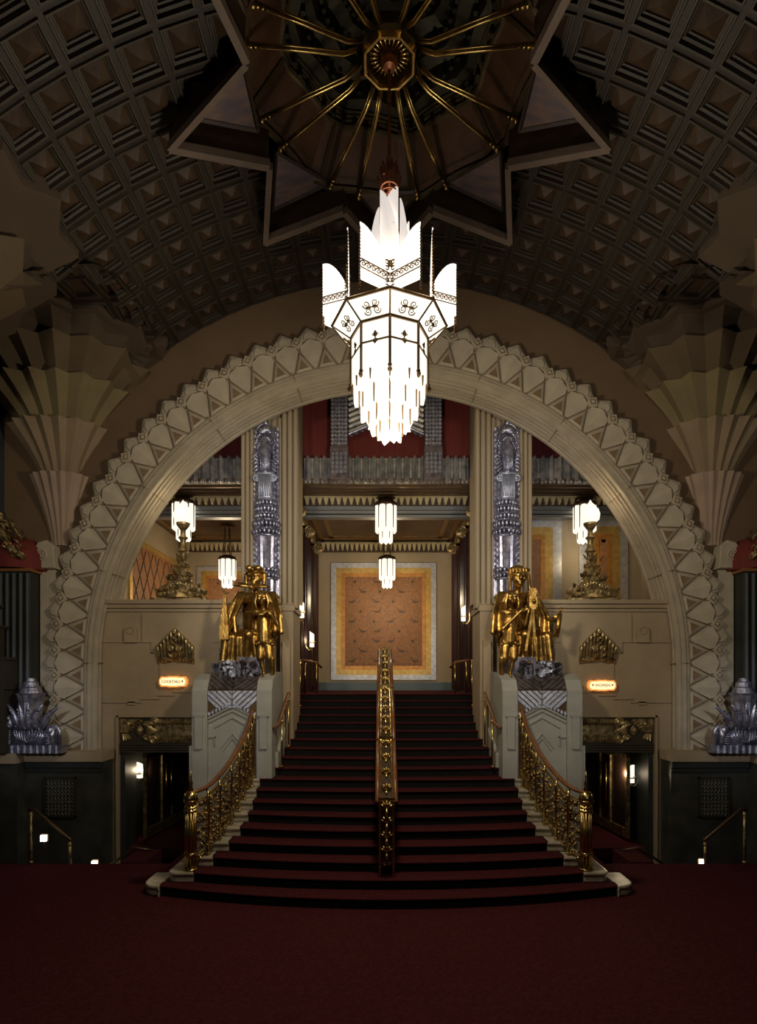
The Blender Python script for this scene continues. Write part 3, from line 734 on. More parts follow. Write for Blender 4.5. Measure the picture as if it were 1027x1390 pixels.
    for q in (-1, 1):
        for k in range(4): m.chain([(2.40+q*.085, 11.2+.03*k, 4.82), (2.40+q*(.125+.01*k), 11.2+.04*k, 4.68), (2.40+q*.11, 11.2+.04*k, 4.56)], [.035, .03, .02], 6)
    b = m.build('hair', GOLD, t); remesh(b, .012, 1)
    m = MB(sx)
    for k in range(7): m.chain([(2.2+.05*k, 11.16-.02*(k % 2), 3.92-.02*abs(k-3)), (2.22+.05*k, 11.2-.02*(k % 2), 3.78+.03*abs(k-4))], [.03, .025], 6)
    m.build('loincloth', GOLD, t, True)
    # faceted silver rock seat with small models
    m = MB(sx)
    for (x0, x1, y0, y1, z0, z1) in ((2.40, 3.30, 11.45, 12.1, 3.3, 3.80), (2.45, 2.85, 11.2, 11.5, 3.2, 3.62), (2.5, 2.72, 11.3, 11.5, 3.6, 3.78), (2.92, 3.22, 11.15, 11.45, 3.2, 3.55), (2.78, 2.98, 11.08, 11.4, 3.2, 3.48),
                                     (2.34, 2.44, 11.2, 11.9, 3.1, 3.7), (3.2, 3.36, 11.2, 12, 3.2, 3.5)):
        m.bx(x0, x1, y0, y1, z0, z1)
    for k in range(7): m.bx(2.6+.085*k, 2.66+.085*k, 11.04+.01*(k % 3), 11.2, 3.16, 3.38+.05*((k*5) % 4))
    for k in range(26):
        m.obox((random.uniform(2.45, 3.25), random.uniform(11.02, 11.2), random.uniform(3.2, 3.52)), (random.uniform(.04, .13), random.uniform(.05, .1), random.uniform(.03, .09)), rx=random.uniform(-.5, .5), ry=random.uniform(-.5, .5), rz=random.uniform(-1, 1))
    m.build('rock_seat', mat('rock_silver', (.17, .155, .18), .38, .75, noise=.5, nscale=9, bump=.3, col2=(.05, .045, .055)) if 'rock_silver' not in MATS else MATS['rock_silver'], t)
    m = MB(sx)
    for k in range(16): m.obox((random.uniform(2.88, 3.1), random.uniform(10.98, 11.06), random.uniform(3.32, 3.52)), (random.uniform(.03, .08), .05, random.uniform(.03, .07)), ry=random.uniform(-.5, .5), rz=random.uniform(-1, 1))
    m.build('emblem_cluster', SILVERW, t)
    m = MB(sx); 
    for k in range(9): m.leaf((2.90, 11.0, 3.3), (cos(k*.7), -.2, sin(k*.7)), (0, -1, 0), .10, .05)
    m.build('rosette', SILVERW, t)
for sx in (-1, 1): statue(sx)

# ================================================================== PILLARS and SILVER COLUMNS
for sx in (-1, 1):
    t = thing('fluted_pillar', 'beige fluted stone pillar behind the silver column, '+SIDE[sx]+' of the stairway', 'pillar', (2.47, 12.6, 0), 'fluted stone pillars', sx)
    def ztop(x): return ZC+sqrt(5.74**2-x*x)
    m = MB(sx)
    m.bx(2.16, 3.07, 12.5, 13.3, 0, 9.2); m.bx(1.90, 2.2, 12.45, 13.3, 4.85, 9.5)
    for x0, x1 in ((1.87, 2.22), (2.80, 3.08)):
        n = 3
        w_ = (x1-x0)/n
        for k in range(n):
            c = x0+(k+.5)*w_; zt = ztop(c)-.02
            pts = [(c-w_*.47, 12.46)]+[(c-w_*.47*cos(a), 12.38-.07*sin(a)) for a in [pi*q/6 for q in range(7)]]+[(c+w_*.47, 12.46)]
            m.loops([[(x, y, 4.7) for x, y in pts], [(x, y, zt) for x, y in pts]])
        m.bx(x0, x1, 12.44, 12.6, 4.7, ztop(x1)-.05)
    for k in range(5):
        c = 2.27+k*.125; m.tube([(c, 12.47, 4.8), (c, 12.47, ztop(c)-.02)], .052, 8)
    m.build('shaft', PILLAR, t, False)
    m = MB(sx); m.bx(1.95, 2.22, 12.2, 13.2, 0, 4.72); m.bx(1.92, 2.24, 12.17, 13.2, 4.62, 4.74); m.pyz([(12.2, 4.72), (12.6, 4.72), (12.6, 4.95)], 1.95, 2.22)
    m.bx(2.0, 2.16, 12.1, 12.25, 0, 4.0)
    m.build('base_block', STONEW, t)
def silver_column(sx):
    t = thing('silver_column', 'tall silver relief column of stacked shells and scrolls, set in the '+SIDE[sx]+' pillar', 'column', (2.535, 12.25, 4.9), 'silver relief columns', sx)
    cx, y = 2.535, 12.36
    m = MB(sx)
    for k in range(9):
        a = -1+2*k/8; x = cx+a*.27; m.tube([(x, y+.04+.10*abs(a), 5.0), (x, y+.04+.10*abs(a), 8.5-.10*abs(a)*3)], .035, 6)
    m.bx(cx-.27, cx+.27, y+.0, y+.12, 4.95, 8.45)
    for k in range(28):
        for q in (-1, 1): m.leaf((cx+q*.2, y-.02, 5.3+k*.115), (q*.35, -.2, .8), (0, -1, 0), .13, .09)
    m.build('backing', SILVER, t)
    # reeded lower drum
    m = MB(sx)
    m.lathe([(.19, 4.95), (.2, 5.9), (.22, 6.35)], cx, y, 28, fn=lambda k: 1+.06*(1 if k % 2 else -1))
    m.build('reeded_drum', SILVER, t)
    m = MB(sx)
    for z0, n, Rr, L in ((5.30, 9, .23, .16), (5.42, 9, .22, .16), (6.20, 9, .25, .2), (6.36, 10, .24, .2), (6.54, 9, .21, .18), (6.68, 9, .2, .2), (6.82, 8, .18, .18)):
        for k in range(n):
            a = -pi+pi*(k+.5)/n
            m.leaf((cx+Rr*cos(a), y+Rr*sin(a)*.9, z0), (cos(a)*.06, sin(a)*.06, 1), (cos(a), sin(a), 0), L, .095, .10, .3)
        m.tube([(cx+Rr*1.04*cos(a), y+Rr*1.04*sin(a)*.9, z0) for a in [-pi+pi*k/14 for k in range(15)]], .016, 6)
    m.build('leaf_collar', SILVER, t, True)
    m = MB(sx)      # plain tablet with volutes
    m.pxz([(cx-.13, 6.95), (cx-.15, 7.1), (cx-.14, 7.45), (cx+.14, 7.45), (cx+.15, 7.1), (cx+.13, 6.95)], y-.24, y, .03, .03)
    for k in range(6): m.tube([(cx-.11+.044*k, y-.245, 7.0), (cx-.11+.044*k, y-.245, 7.44)], .014, 6)
    m.tube([(cx-.16, y-.22, 7.48), (cx+.16, y-.22, 7.48)], .03, 8)
    for q in (-1, 1):
        m.spiral((cx+q*.175, y-.2, 7.40), .095, (q, 0, 0), (0, 0, 1), 1.8, .03, a0=pi/2)
        m.ell((cx+q*.175, y-.2, 7.40), (.03, .05, .03))
    m.build('scroll_tablet', SILVERW, t, True)
    m = MB(sx)      # winged upper body
    m.chain([(cx, y-.12, 7.5), (cx, y-.14, 7.9), (cx, y-.1, 8.2)], [.1, .13, .09])
    for q in (-1, 1):
        for k in range(6):
            m.leaf((cx+q*.1, y-.12, 7.95-.07*k), (q*.7, -.15, -.5-.1*k), (q*.3, -1, 0), .24, .07, .15, .3)
            m.leaf((cx+q*.12, y-.1, 7.55+.07*k), (q*.8, -.3, .3), (0, -1, .2), .15, .07, .2, .3)
        m.spiral((cx+q*.17, y-.1, 8.12), .06, (q, 0, 0), (0, 0, 1), 1.4, .02)
        m.spiral((cx+q*.19, y-.1, 7.75), .055, (q, 0, 0), (0, 0, -1), 1.4, .02)
    for k in range(7): m.tube([(cx-.09+.03*k, y-.23, 7.52), (cx-.06+.02*k, y-.22, 8.0)], .011, 5)
    m.build('winged_body', SILVER, t, True)
    m = MB(sx)      # shell crown
    for z0, Rr in ((8.02, .15), (8.18, .17), (8.34, .19)):
        for k in range(9):
            a = pi*(k+.5)/9; m.leaf((cx, y-.12, z0), (cos(a), -.1, sin(a)), (0, -1, 0), Rr, .06, .12, .35)
        m.tube([(cx+(Rr+.02)*cos(a), y-.1, z0+(Rr+.02)*1.05*sin(a)) for a in [pi*k/14 for k in range(15)]], .018, 6)
    m.leaf((cx, y-.08, 8.5), (0, 0, 1), (0, -1, 0), .22, .12, .05, .3)
    m.build('shell_crown', SILVER, t, True)
for sx in (-1, 1): silver_column(sx)

# ================================================================== SILVER FASCIA, PIERS
def pleats(x0, x1, name, label):
    t = MB(); n = max(1, int(round((x1-x0)/.19))); w_ = (x1-x0)/n
    for k in range(n):
        a = x0+k*w_; c = a+w_/2
        rings = []
        for z, e in ((7.70, .35), (7.77, 1), (7.80, 1), (8.24, 1), (8.30, .35)):
            rings.append([(c-w_*.49*e, 13.42, z), (c-w_*.3*e, 13.34, z), (c, 13.27, z), (c+w_*.3*e, 13.34, z), (c+w_*.49*e, 13.42, z), (c, 13.48, z)])
        t.loops(rings)
    t.bx(x0, x1, 13.40, 13.5, 7.74, 8.27)
    for k in range(2*n): t.ell((x0+(k+.5)*w_/2, 13.30, 7.70), (.03, .03, .045), 6)
    return t.build(name, SILVERF, None, label=label, cat='cornice', group='pleated silver cornices')
pleats(-1.88, 1.88, 'pleated_cornice', 'pleated silver cornice spanning between the two fluted pillars')
pleats(-6.4, -3.1, 'pleated_cornice', 'pleated silver cornice over the left balcony')
pleats(3.1, 6.4, 'pleated_cornice', 'pleated silver cornice over the right balcony')
for sx in (-1, 1):
    t = thing('silver_pier', 'beaded silver pier against the red wall, '+('left' if sx < 0 else 'right')+' one above the central cornice', 'pier', (1.06, 13.1, 7.6), 'beaded silver piers', sx)
    m = MB(sx); m.bx(.87, 1.24, 13.12, 13.4, 8.3, 9.9); m.bx(.85, 1.26, 13.08, 13.4, 7.68, 8.36); m.bx(.86, 1.25, 13.05, 13.3, 8.34, 8.4); m.bx(.85, 1.26, 13.05, 13.3, 7.72, 7.8)
    m.build('shaft', SILVERB, t)
    m = MB(sx)
    for c_ in range(5):
        for k in range(17):
            if k < 16: m.obox((.905+c_*.075, 13.1, 8.48+k*.088), (.055 if c_ % 2 == 0 else .035, .07, .055), ry=pi/4)
    m.build('beading', SILVERW, t); m = MB(sx)
    for c_ in range(4):
        for k in range(5): m.leaf((.915+c_*.095, 13.07, 7.80+k*.10), (0, -.3, 1), (0, -1, 0), .10, .07, .2)
    m.build('leaf_frieze', SILVERW, t)
# silver pediment of slanting reeds between the piers
t = thing('silver_pediment', 'slanting reeded silver pediment on the red wall behind the chandelier', 'pediment', (0, 13.4, 8.5))
for sx in (-1, 1):
    m = MB(sx)
    for k in range(8):
        z = 8.88+k*.115; m.tube([(.86, 13.42-.02*k, z), (0.0, 13.42-.02*k, z+.36)], .055, 6)
    m.build('reeded_slope', SILVERF, t)
    m = MB(sx)
    m.tube([(.86, 13.3, 8.78), (0, 13.3, 9.16)], .022, 6)
    for k in range(7):
        x = .8-.12*k; m.leaf((x, 13.35, 8.80+.44*(.86-x)), (-.1*1, -.2, -1), (0, -1, 0), .14, .12, .2)
    m.build('pendant_edge', SILVER, t)

# ================================================================== DOME ROD MEDALLION
ZB = 11.38
t = thing('ceiling_medallion', 'gilded octagonal ceiling boss with sixteen radiating brass rods above the chandelier', 'ceiling medallion', (0, DY, 11.0))
def rodpath(a):
    c, s2 = cos(a), sin(a)
    return [(.40*c, DY+.40*s2, ZB+.08), (.46*c, DY+.46*s2, ZB-.0), (.62*c, DY+.62*s2, ZB-.09), (1.2*c, DY+1.2*s2, ZB-.19), (1.86*c, DY+1.86*s2, ZB-.32)]
for k in range(8):
    for q in (-1, 1):
        a = pi/8+k*pi/4+q*R(7.5)
        a_in = pi/8+k*pi/4+q*R(6)
        P = rodpath(a)
        m = MB(); m.tube(P, .022, 8)
        for off in (-.024, .024):
            m.tube([(x-off*sin(a), y+off*cos(a), z+.02) for x, y, z in P], .012, 6)
        rd = m.build('rod', BRASS, t, True)
        m = MB(); e = Vector(P[-1])
        m.ell(e, (.045, .045, .05), 8)
        for z_ in range(3): m.ell(e+Vector((-.06*cos(a)*(z_+1), -.06*sin(a)*(z_+1), .012*(z_+1))), .034-.006*z_, 6)
        WL[rd.name] = WL[t.name]; m.build('rod_finial', BRASS, rd, True)
m = MB()
oct_ = lambda r, z: [(r*cos(pi/8+k*pi/4), DY+r*sin(pi/8+k*pi/4), z) for k in range(8)]
m.loops([oct_(.315, ZB+.0), oct_(.33, ZB-.05), oct_(.36, ZB-.05), oct_(.385, ZB+.02), oct_(.35, ZB+.14), oct_(.35, ZB+.3)], cap=False)
m.build('octagonal_frame', BRASS, t)
m = MB(); m.loops([oct_(.315, ZB), oct_(.28, ZB+.12), oct_(.1, ZB+.16), oct_(.001, ZB+.16)], cap=False); m.build('frame_backing', BRONZE, t)
m = MB()
for k in range(24):
    a = 2*pi*k/24; m.leaf((.12*cos(a), DY+.12*sin(a), ZB+.06), (cos(a), sin(a), -.02), (0, 0, -1), .18, .045, .05, .4)
m.build('ray_rosette', BRASS, t, True)
m = MB(); m.lathe([(.02, ZB-.12), (.08, ZB-.09), (.11, ZB-.02), (.10, ZB+.05), (.06, ZB+.1)], 0, DY, 32, fn=lambda k: 1+.05*(k % 2))
m.build('copper_bud', COPPER, t, False, label='ribbed copper bud')

# ================================================================== CHANDELIER
ch = thing('chandelier', 'huge lit frosted glass chandelier with bronze frame and winged glass petals, hanging from the dome', 'chandelier', (0, DY, 6.3))
def ang(r, a, z): return (r*cos(a), DY+r*sin(a), z)
m = MB(); m.tube([(0, DY, 11.42), (0, DY, 9.55)], .02, 8)
for k in range(12): m.ell((0, DY, 10.05+.1*k), (.028, .028, .03), 6)
m.build('hanging_rod', COPPER, ch, True)
m = MB()
m.tube([ang(.11, 2*pi*k/24, 9.70) for k in range(25)], .018, 6); m.tube([ang(.11, 2*pi*k/24, 9.62) for k in range(25)], .01, 6)
for k in range(10):
    a = 2*pi*k/10
    m.leaf(ang(.11, a, 9.72), (cos(a)*.1, sin(a)*.1, 1), (cos(a), sin(a), 0), .17, .06, .2, .3)
    m.spiral(ang(.115, a, 9.8), .035, (-sin(a), cos(a), 0), (0, 0, 1), 1.3, .007)
    m.leaf(ang(.05, a, 9.85), (cos(a)*.3, sin(a)*.3, 1), (cos(a), sin(a), 0), .2, .05, .1, .3)
m.tube([ang(.11, 0, 9.7), ang(.11, pi, 9.7)], .01, 6); m.tube([ang(.11, pi/2, 9.7), ang(.11, -pi/2, 9.7)], .01, 6)
m.build('crown', COPPER, ch)
# winged glass petal: sloping-topped plate from a hinge outwards
def wing(mb, hinge, tip, z0, zlow, zhigh, th=.012, cut=0):
    h = Vector(hinge); tp = Vector(tip); d = tp-h; n = Vector((-d.y, d.x, 0)).normalized()*th/2
    N_ = 8; top = [(t_, zlow+(zhigh-zlow)*(1-(1-t_)**1.9)) for t_ in [i/N_ for i in range(N_+1)]]
    ring = [(0, z0)]+top+[(1, z0+cut)]
    r1 = [h+d*t_+n+Vector((0, 0, z-h.z)) for t_, z in ring]; r2 = [h+d*t_-n+Vector((0, 0, z-h.z)) for t_, z in ring]
    mb.loops([r1, r2])
NP = 6
def petal(name, a, rad, hw, back, z0, zl, zh, m_):
    mb = MB()
    hx = ang(rad, a, 0); tgt = []
    for q in (-1, 1):
        # tip lies outward to the sides, hinge is a fold nearer the axis or further out
        tp = (hx[0]-sin(a)*q*hw+cos(a)*back, hx[1]+cos(a)*q*hw+sin(a)*back, 0); wing(mb, hx, tp, z0, zl, zh, cut=.03); tgt.append(tp)
    return mb.build(name, m_, ch, True), hx, tgt
for i in range(4):
    a = -pi/2+i*pi/2+.3; x, y, _ = ang(.09, a, 0); sg = 1 if i % 2 else -1
    m = MB(); wing(m, (x-sg*.085*sin(a), y+sg*.085*cos(a), 0), (x+sg*.085*sin(a), y-sg*.085*cos(a), 0), 8.7, 9.42, 9.66, cut=.0); m.build('upper_glass', FROST3, ch, True)
for i in range(6):
    a = -pi/2+i*pi/3; x, y, _ = ang(.23-.03*(i == 0), a, 0); sg = 1 if i == 5 else -1
    m = MB(); wing(m, (x-sg*.125*sin(a)*-1, y+sg*.125*cos(a)*-1, 0), (x+sg*.125*sin(a)*-1, y-sg*.125*cos(a)*-1, 0), 8.55, 8.92, 9.50-.12*(i % 3), cut=.0); m.build('upper_glass', FROST3, ch, True)
m = MB()
for i in range(6):
    a = -pi/2+i*pi/3+.25; x, y, _ = ang(.185, a, 0); m.tube([(x, y, 8.5), (x, y, 9.0)], .014, 6); m.leaf((x, y, 9.0), (0, 0, 1), (cos(a), sin(a), 0), .1, .04)
m.build('upper_stem', FRAMEB, ch)
for i in range(NP):
    a = -pi/2+i*2*pi/NP
    p, hx, tg = petal('glass_petal', a, .60, .36, .20, 7.91, 8.14, 8.62, FROST2)
    m = MB()
    for tp in tg:      # pierced band across each wing and beaded outer edge
        h = Vector((hx[0], hx[1], 0)); d = Vector((tp[0], tp[1], 0))-h; nv = Vector((-d.y, d.x, 0)).normalized()
        if nv.dot(Vector((cos(a), sin(a), 0))) < 0: nv = -nv
        for zz in (8.03, 8.13):
            m.tube([h+nv*.014+Vector((0, 0, zz)), h+d+nv*.014+Vector((0, 0, zz+.05))], .007, 5)
        for k in range(6):
            c = h+d*(k+.5)/6+nv*.016+Vector((0, 0, 8.08+.05*(k+.5)/6)); m.spiral(c, .038, d.normalized(), (0, 0, 1), 1.4, .007)
        for k in range(18): m.ell(h+d*1.01+Vector((0, 0, 7.86+.04*k)), .014, 5)
        m.tube([h+d*1.01+Vector((0, 0, 7.82)), h+d*1.01+Vector((0, 0, 8.58))], .007, 5)
    ox = Vector((cos(a), sin(a), 0))*.03
    for k in range(5):
        for q in (-1, 1): m.spiral(Vector(hx)+ox+Vector((-sin(a)*q*.04, cos(a)*q*.04, 7.96+.075*k)), .036, (-sin(a)*q, cos(a)*q, 0), (0, 0, 1), 1.2, .010)
    m.leaf(Vector(hx)+ox+Vector((0, 0, 8.2)), (0, 0, 1), ox, .1, .07, .1)
    m.leaf(Vector(hx)+ox+Vector((0, 0, 7.95)), (0, 0, -1), ox, .1, .07, .1)
    WL[p.name] = WL[ch.name]; m.build('filigree', FRAMEB, p)
# octagonal drum with sloping skirt, vertex toward the stair
oc = lambda r, z, e=0: [ang(r, -pi/2+k*pi/4, z) for k in range(8)]
for k in range(8):
    A, B = oc(.75, 7.86)[k], oc(.75, 7.86)[(k+1) % 8]; C, D = oc(.51, 7.70)[(k+1) % 8], oc(.51, 7.70)[k]
    m = MB(); m.loops([[A, B, C, D], [(x, y, z+.012) for x, y, z in (A, B, C, D)]]); sk = m.build('skirt_glass', FROST, ch)
    c = (Vector(A)+Vector(B)+Vector(C)+Vector(D))/4; ax = (Vector(B)-Vector(A)).normalized(); ay = ((Vector(C)+Vector(D))-(Vector(A)+Vector(B))).normalized(); nn = ax.cross(ay); nn = nn if nn.z < 0 else -nn
    m = MB()
    for q in (-1, 1):
        for e in (-.5, .5): m.spiral(c+nn*.015+ax*q*.06+ay*e*.08, .05, ax*q, ay, 1.5, .007)
        m.leaf(c+nn*.012, ax*q, nn, .1, .04, .1)
    m.build('skirt_ornament', FRAMEB, sk)
    # drum panes
    P0, P1 = oc(.50, 0)[k], oc(.50, 0)[(k+1) % 8]
    m = MB(); q0, q1 = (P0[0], P0[1]), (P1[0], P1[1])
    mid = ((q0[0]+q1[0])/2, (q0[1]+q1[1])/2)
    ring = [(q0, 7.70), (q1, 7.70), (q1, 7.12), (((q1[0]*.8+q0[0]*.2), (q1[1]*.8+q0[1]*.2)), 7.04), ((q0[0]*.8+q1[0]*.2, q0[1]*.8+q1[1]*.2), 7.04), (q0, 7.12)]
    m.loops([[(x, y, z) for (x, y), z in ring], [(x*.975, DY+(y-DY)*.975, z) for (x, y), z in ring]])
    pane = m.build('drum_glass', FROST, ch)
    oo = Vector((mid[0], mid[1]-DY, 0)).normalized(); tt = Vector((-oo.y, oo.x, 0))
    m = MB(); c = Vector((mid[0], mid[1], 7.46))+oo*.015
    for q in (-1, 1):
        m.leaf(c, (0, 0, q), oo, .10, .05, .1); m.spiral(c+tt*q*.02+Vector((0, 0, .03)), .022, tt*q, (0, 0, 1), 1.2, .006); m.spiral(c+tt*q*.02-Vector((0, 0, .03)), .022, tt*q, (0, 0, -1), 1.2, .006)
    m.build('pane_ornament', FRAMEB, pane)
m = MB()
for rr_, z, t_ in ((.76, 7.87, .02), (.51, 7.70, .022), (.505, 7.43, .012)):
    P = oc(rr_, z); m.tube(P+[P[0]], t_, 6)
for k in range(8):
    m.tube([oc(.76, 7.87)[k], oc(.51, 7.70)[k]], .012, 6)
    x, y, _ = oc(.51, 0)[k]; m.tube([(x, y, 7.70), (x, y, 7.05)], .018, 6); m.leaf((x, y, 7.07), (0, 0, -1), (x, y-DY, 0), .1, .06, .0, .4)
    m.ell((x, y, 7.08), .028, 6)
m.build('bronze_frame', FRAMEB, ch)
# pendant glass tiers
for ti, (r_, n, zt, zb) in enumerate(((.46, 12, 7.15, 6.84), (.37, 12, 7.05, 6.62), (.26, 10, 6.9, 6.46), (.15, 8, 6.8, 6.34))):
    for k in range(n):
        a = -pi/2+2*pi*(k+.5)/n; w_ = 2*pi*r_/n*.94; o_ = Vector((cos(a), sin(a), 0)); s2 = Vector((-sin(a), cos(a), 0)); c = Vector(ang(r_, a, 0))
        dz = .03*(k % 2)
        ring = [(-.5, zt), (.5, zt), (.5, zb+.07+dz), (.3, zb+.03+dz), (0, zb+dz), (-.3, zb+.03+dz), (-.5, zb+.07+dz)]
        m = MB(); m.loops([[c+s2*u*w_+Vector((0, 0, z))+o_*.03*(1-4*u*u)*.6 for u, z in ring], [c+s2*u*w_+Vector((0, 0, z))-o_*.02 for u, z in ring]])
        m.build('pendant_glass', FROST, ch)
for ti, (r_, n, zt, zb) in enumerate(((.49, 12, 7.08, 6.95), (.40, 12, 7.0, 6.70), (.285, 10, 6.74, 6.52), (.175, 8, 6.58, 6.40))):
    for k in range(n):
        a = -pi/2+2*pi*k/n; x, y, _ = ang(r_, a, 0); m = MB(); m.tube([(x, y, zt), (x, y, zb)], [.015, .008], 5); m.build('pendant_rib', FRAMEB, ch)

# ================================================================== PENDANT LAMPS in the mezzanine
def pendant(loc, scale, label, sx=1, cord=1.0):
    x, y, z = loc; s = scale; c0 = z
    t = thing('pendant_lamp', label, 'lamp', loc, 'pendant lamps of the mezzanine')
    m = MB()
    for rr_, n, zt, zb in ((.175, 8, .72, .22), (.10, 6, .7, .02)):
        for k in range(n):
            a = 2*pi*(k+.5)/n; m.tube([(x+rr_*s*cos(a), y+rr_*s*sin(a), z+zt*s), (x+rr_*s*cos(a), y+rr_*s*sin(a), z+zb*s)], [.047*s, .047*s], 8)
            m.tube([(x+rr_*s*cos(a), y+rr_*s*sin(a), z+zb*s), (x+rr_*s*cos(a), y+rr_*s*sin(a), z+(zb-.035)*s)], [.047*s, .012*s], 8)
    m.build('glass_tubes', LAMPG, t, True)
    m = MB(); m.lathe([(.22*s, z+.7*s), (.235*s, z+.73*s), (.2*s, z+.78*s), (.1*s, z+.82*s)], x, y, 16)
    for k in range(4):
        a = pi/4+pi/2*k; m.tube([(x+.12*s*cos(a), y+.12*s*sin(a), z+.8*s), (x+.07*s*cos(a), y+.07*s*sin(a), z+(.8+cord)*s)], .012*s, 5)
    for k in range(8):
        a = 2*pi*k/8; m.tube([(x+.20*s*cos(a), y+.20*s*sin(a), z+.72*s), (x+.20*s*cos(a), y+.20*s*sin(a), z+.26*s)], [.012*s, .008*s], 5)
    for k in range(6):
        a = 2*pi*k/6; m.tube([(x+.135*s*cos(a), y+.135*s*sin(a), z+.26*s), (x+.135*s*cos(a), y+.135*s*sin(a), z+.06*s)], [.010*s, .007*s], 5)
    m.build('bronze_cap', BRONZE, t)
    m = MB(); m.lathe([(.16*s, z+(.8+cord)*s), (.2*s, z+(.8+cord)*s+.03)], x, y, 8); m.build('ceiling_plate', BRONZE, t)
PEND = [((0, 14.3, 6.55), 1.25, 'larger lit glass tube pendant lamp hanging on the centre line before the first beam', .0), ((.06, 17.6, 5.98), 1.18, 'smaller lit glass tube pendant lamp in front of the large wall panel', .75),
        ((-4.95, 14.3, 6.6), 1.25, 'lit glass tube pendant lamp behind the left candelabrum', 0), ((-4.75, 17.6, 5.98), 1.18, 'lit glass tube pendant lamp hanging deep in the left balcony', .75),
        ((4.86, 14.3, 6.55), 1.25, 'lit glass tube pendant lamp behind the right candelabrum', 0)]
for (x, y, z), s_, lb, cd_ in PEND:
    top = (7.38 if y < 15 else 7.82); c_ = max(.05, (top-z)/s_-.83)
    pendant((x, y, z), s_, lb, cord=c_)
    point('pendant_glow', (x, y-.0, z-.25), (10 if x > 3 else 26) if y < 15 else 78, WARM, .12)
for loc, pw in (((0, 16.0, 6.6), 80), ((-4.6, 15.8, 6.6), 45)): pass

# ================================================================== ART PANELS
def art(x0, x1, y, z0, z1, label, bands=((.14, 0), (.14, 1), (.12, 2)), motif=True, seed=1):
    t = thing('wall_panel', label, 'wall panel', ((x0+x1)/2, y, z0)); ms = (ARTS, ARTG, ARTO); nm = ('silver_border', 'gold_border', 'orange_border')
    a0, a1, b0, b1 = x0, x1, z0, z1; yy = y
    for w_, i in bands:
        m = MB()
        for q in ((a0, a1, b0, b0+w_), (a0, a1, b1-w_, b1), (a0, a0+w_, b0+w_, b1-w_), (a1-w_, a1, b0+w_, b1-w_)): m.bx(q[0], q[1], yy-.03, yy, q[2], q[3])
        m.build(nm[i], ms[i], t); a0 += w_; a1 -= w_; b0 += w_; b1 -= w_
    m = MB(); m.bx(a0, a1, yy-.02, yy, b0, b1); c = m.build('painted_field', ARTB, t)
    if motif:
        rnd = random.Random(seed); m = MB(); W_ = a1-a0; H = b1-b0; nx = max(2, int(W_/.55)); nz = max(2, int(H/.32))
        for i in range(nx):
            for j in range(nz):
                x = a0+W_*(i+.5+(.5 if j % 2 else 0)*.6)/nx; z = b0+H*(j+.5)/nz
                if x > a1-.15 or z > b1-.1: continue
                if (i+j) % 3 == 2:
                    m.pxz([(x+.05*cos(q*pi/5), z+.05*sin(q*pi/5)) for q in range(10)], yy-.026, yy-.02)
                else:
                    sg = 1 if (i+j) % 2 else -1
                    m.pxz([(x, z), (x+.17*sg, z+.02), (x+.22*sg, z-.01), (x+.1*sg, z-.045), (x, z-.03)], yy-.026, yy-.02)
                    m.pxz([(x, z), (x+.04*sg, z+.01), (x-.05*sg, z+.13), (x-.06*sg, z+.11)], yy-.026, yy-.02)
                    m.pxz([(x+.06*sg, z), (x+.1*sg, z+.01), (x+.04*sg, z+.08)], yy-.026, yy-.02)
        for i in range(14):
            x = a0+.06+(W_-.12)*i/13
            m.pxz([(x-.02, b0+.02), (x+.02, b0+.02), (x, b0+.1)], yy-.026, yy-.02); m.pxz([(x-.02, b1-.02), (x+.02, b1-.02), (x, b1-.1)], yy-.026, yy-.02)
        WL[c.name] = WL[t.name]; m.build('dark_motifs', ARTM, c)
    return t
art(-1.80, 1.72, 19.58, 3.2, 7.12, 'large brown wall panel with silver, gold and orange borders at the head of the stairs', ((.17, 0), (.17, 1), (.13, 2)))
art(-6.3, -3.6, 19.58, 3.3, 7.0, 'orange bordered wall panel on the far wall of the left balcony', ((.15, 0), (.15, 1), (.1, 2)), True, 3)
art(2.95, 4.5, 14.98, 3.4, 7.32, 'tall silver and gold bordered panel beside the right pillar, narrower strip visible', ((.22, 0), (.2, 1), (.12, 2)), False)
art(4.95, 6.2, 14.98, 3.4, 7.32, 'silver and gold bordered panel behind the right candelabrum', ((.2, 0), (.2, 1), (.12, 2)), True, 5)
# panel on the left bay side wall (lies in the YZ plane)
t = thing('wall_panel', 'orange panel with dark diamond lattice on the side wall of the left balcony', 'wall panel', (-6.78, 17.4, 3.3))
m = MB(); m.bx(-6.8, -6.77, 15.6, 19.0, 3.3, 6.9); m.build('painted_field', ARTB, t)
m = MB()
for k in range(-6, 8):
    y0 = 15.6+k*.5
    for sg in (1, -1):
        pts = []
        for q in range(13):
            z = 3.35+q*.29; y = y0+(q*.29*.55 if sg > 0 else 2-q*.29*.55)
            if 15.65 < y < 18.95: pts.append((-6.765, y, z))
        if len(pts) > 1: m.tube(pts, .018, 4)
m.build('diamond_lattice', ARTM, t)
m = MB()
for a in ((15.45, 15.6, 3.15, 7.05), (19.0, 19.15, 3.15, 7.05)): m.bx(-6.8, -6.75, a[0], a[1], a[2], a[3])
m.bx(-6.8, -6.75, 15.45, 19.15, 6.9, 7.05); m.build('gold_border', ARTG, t)

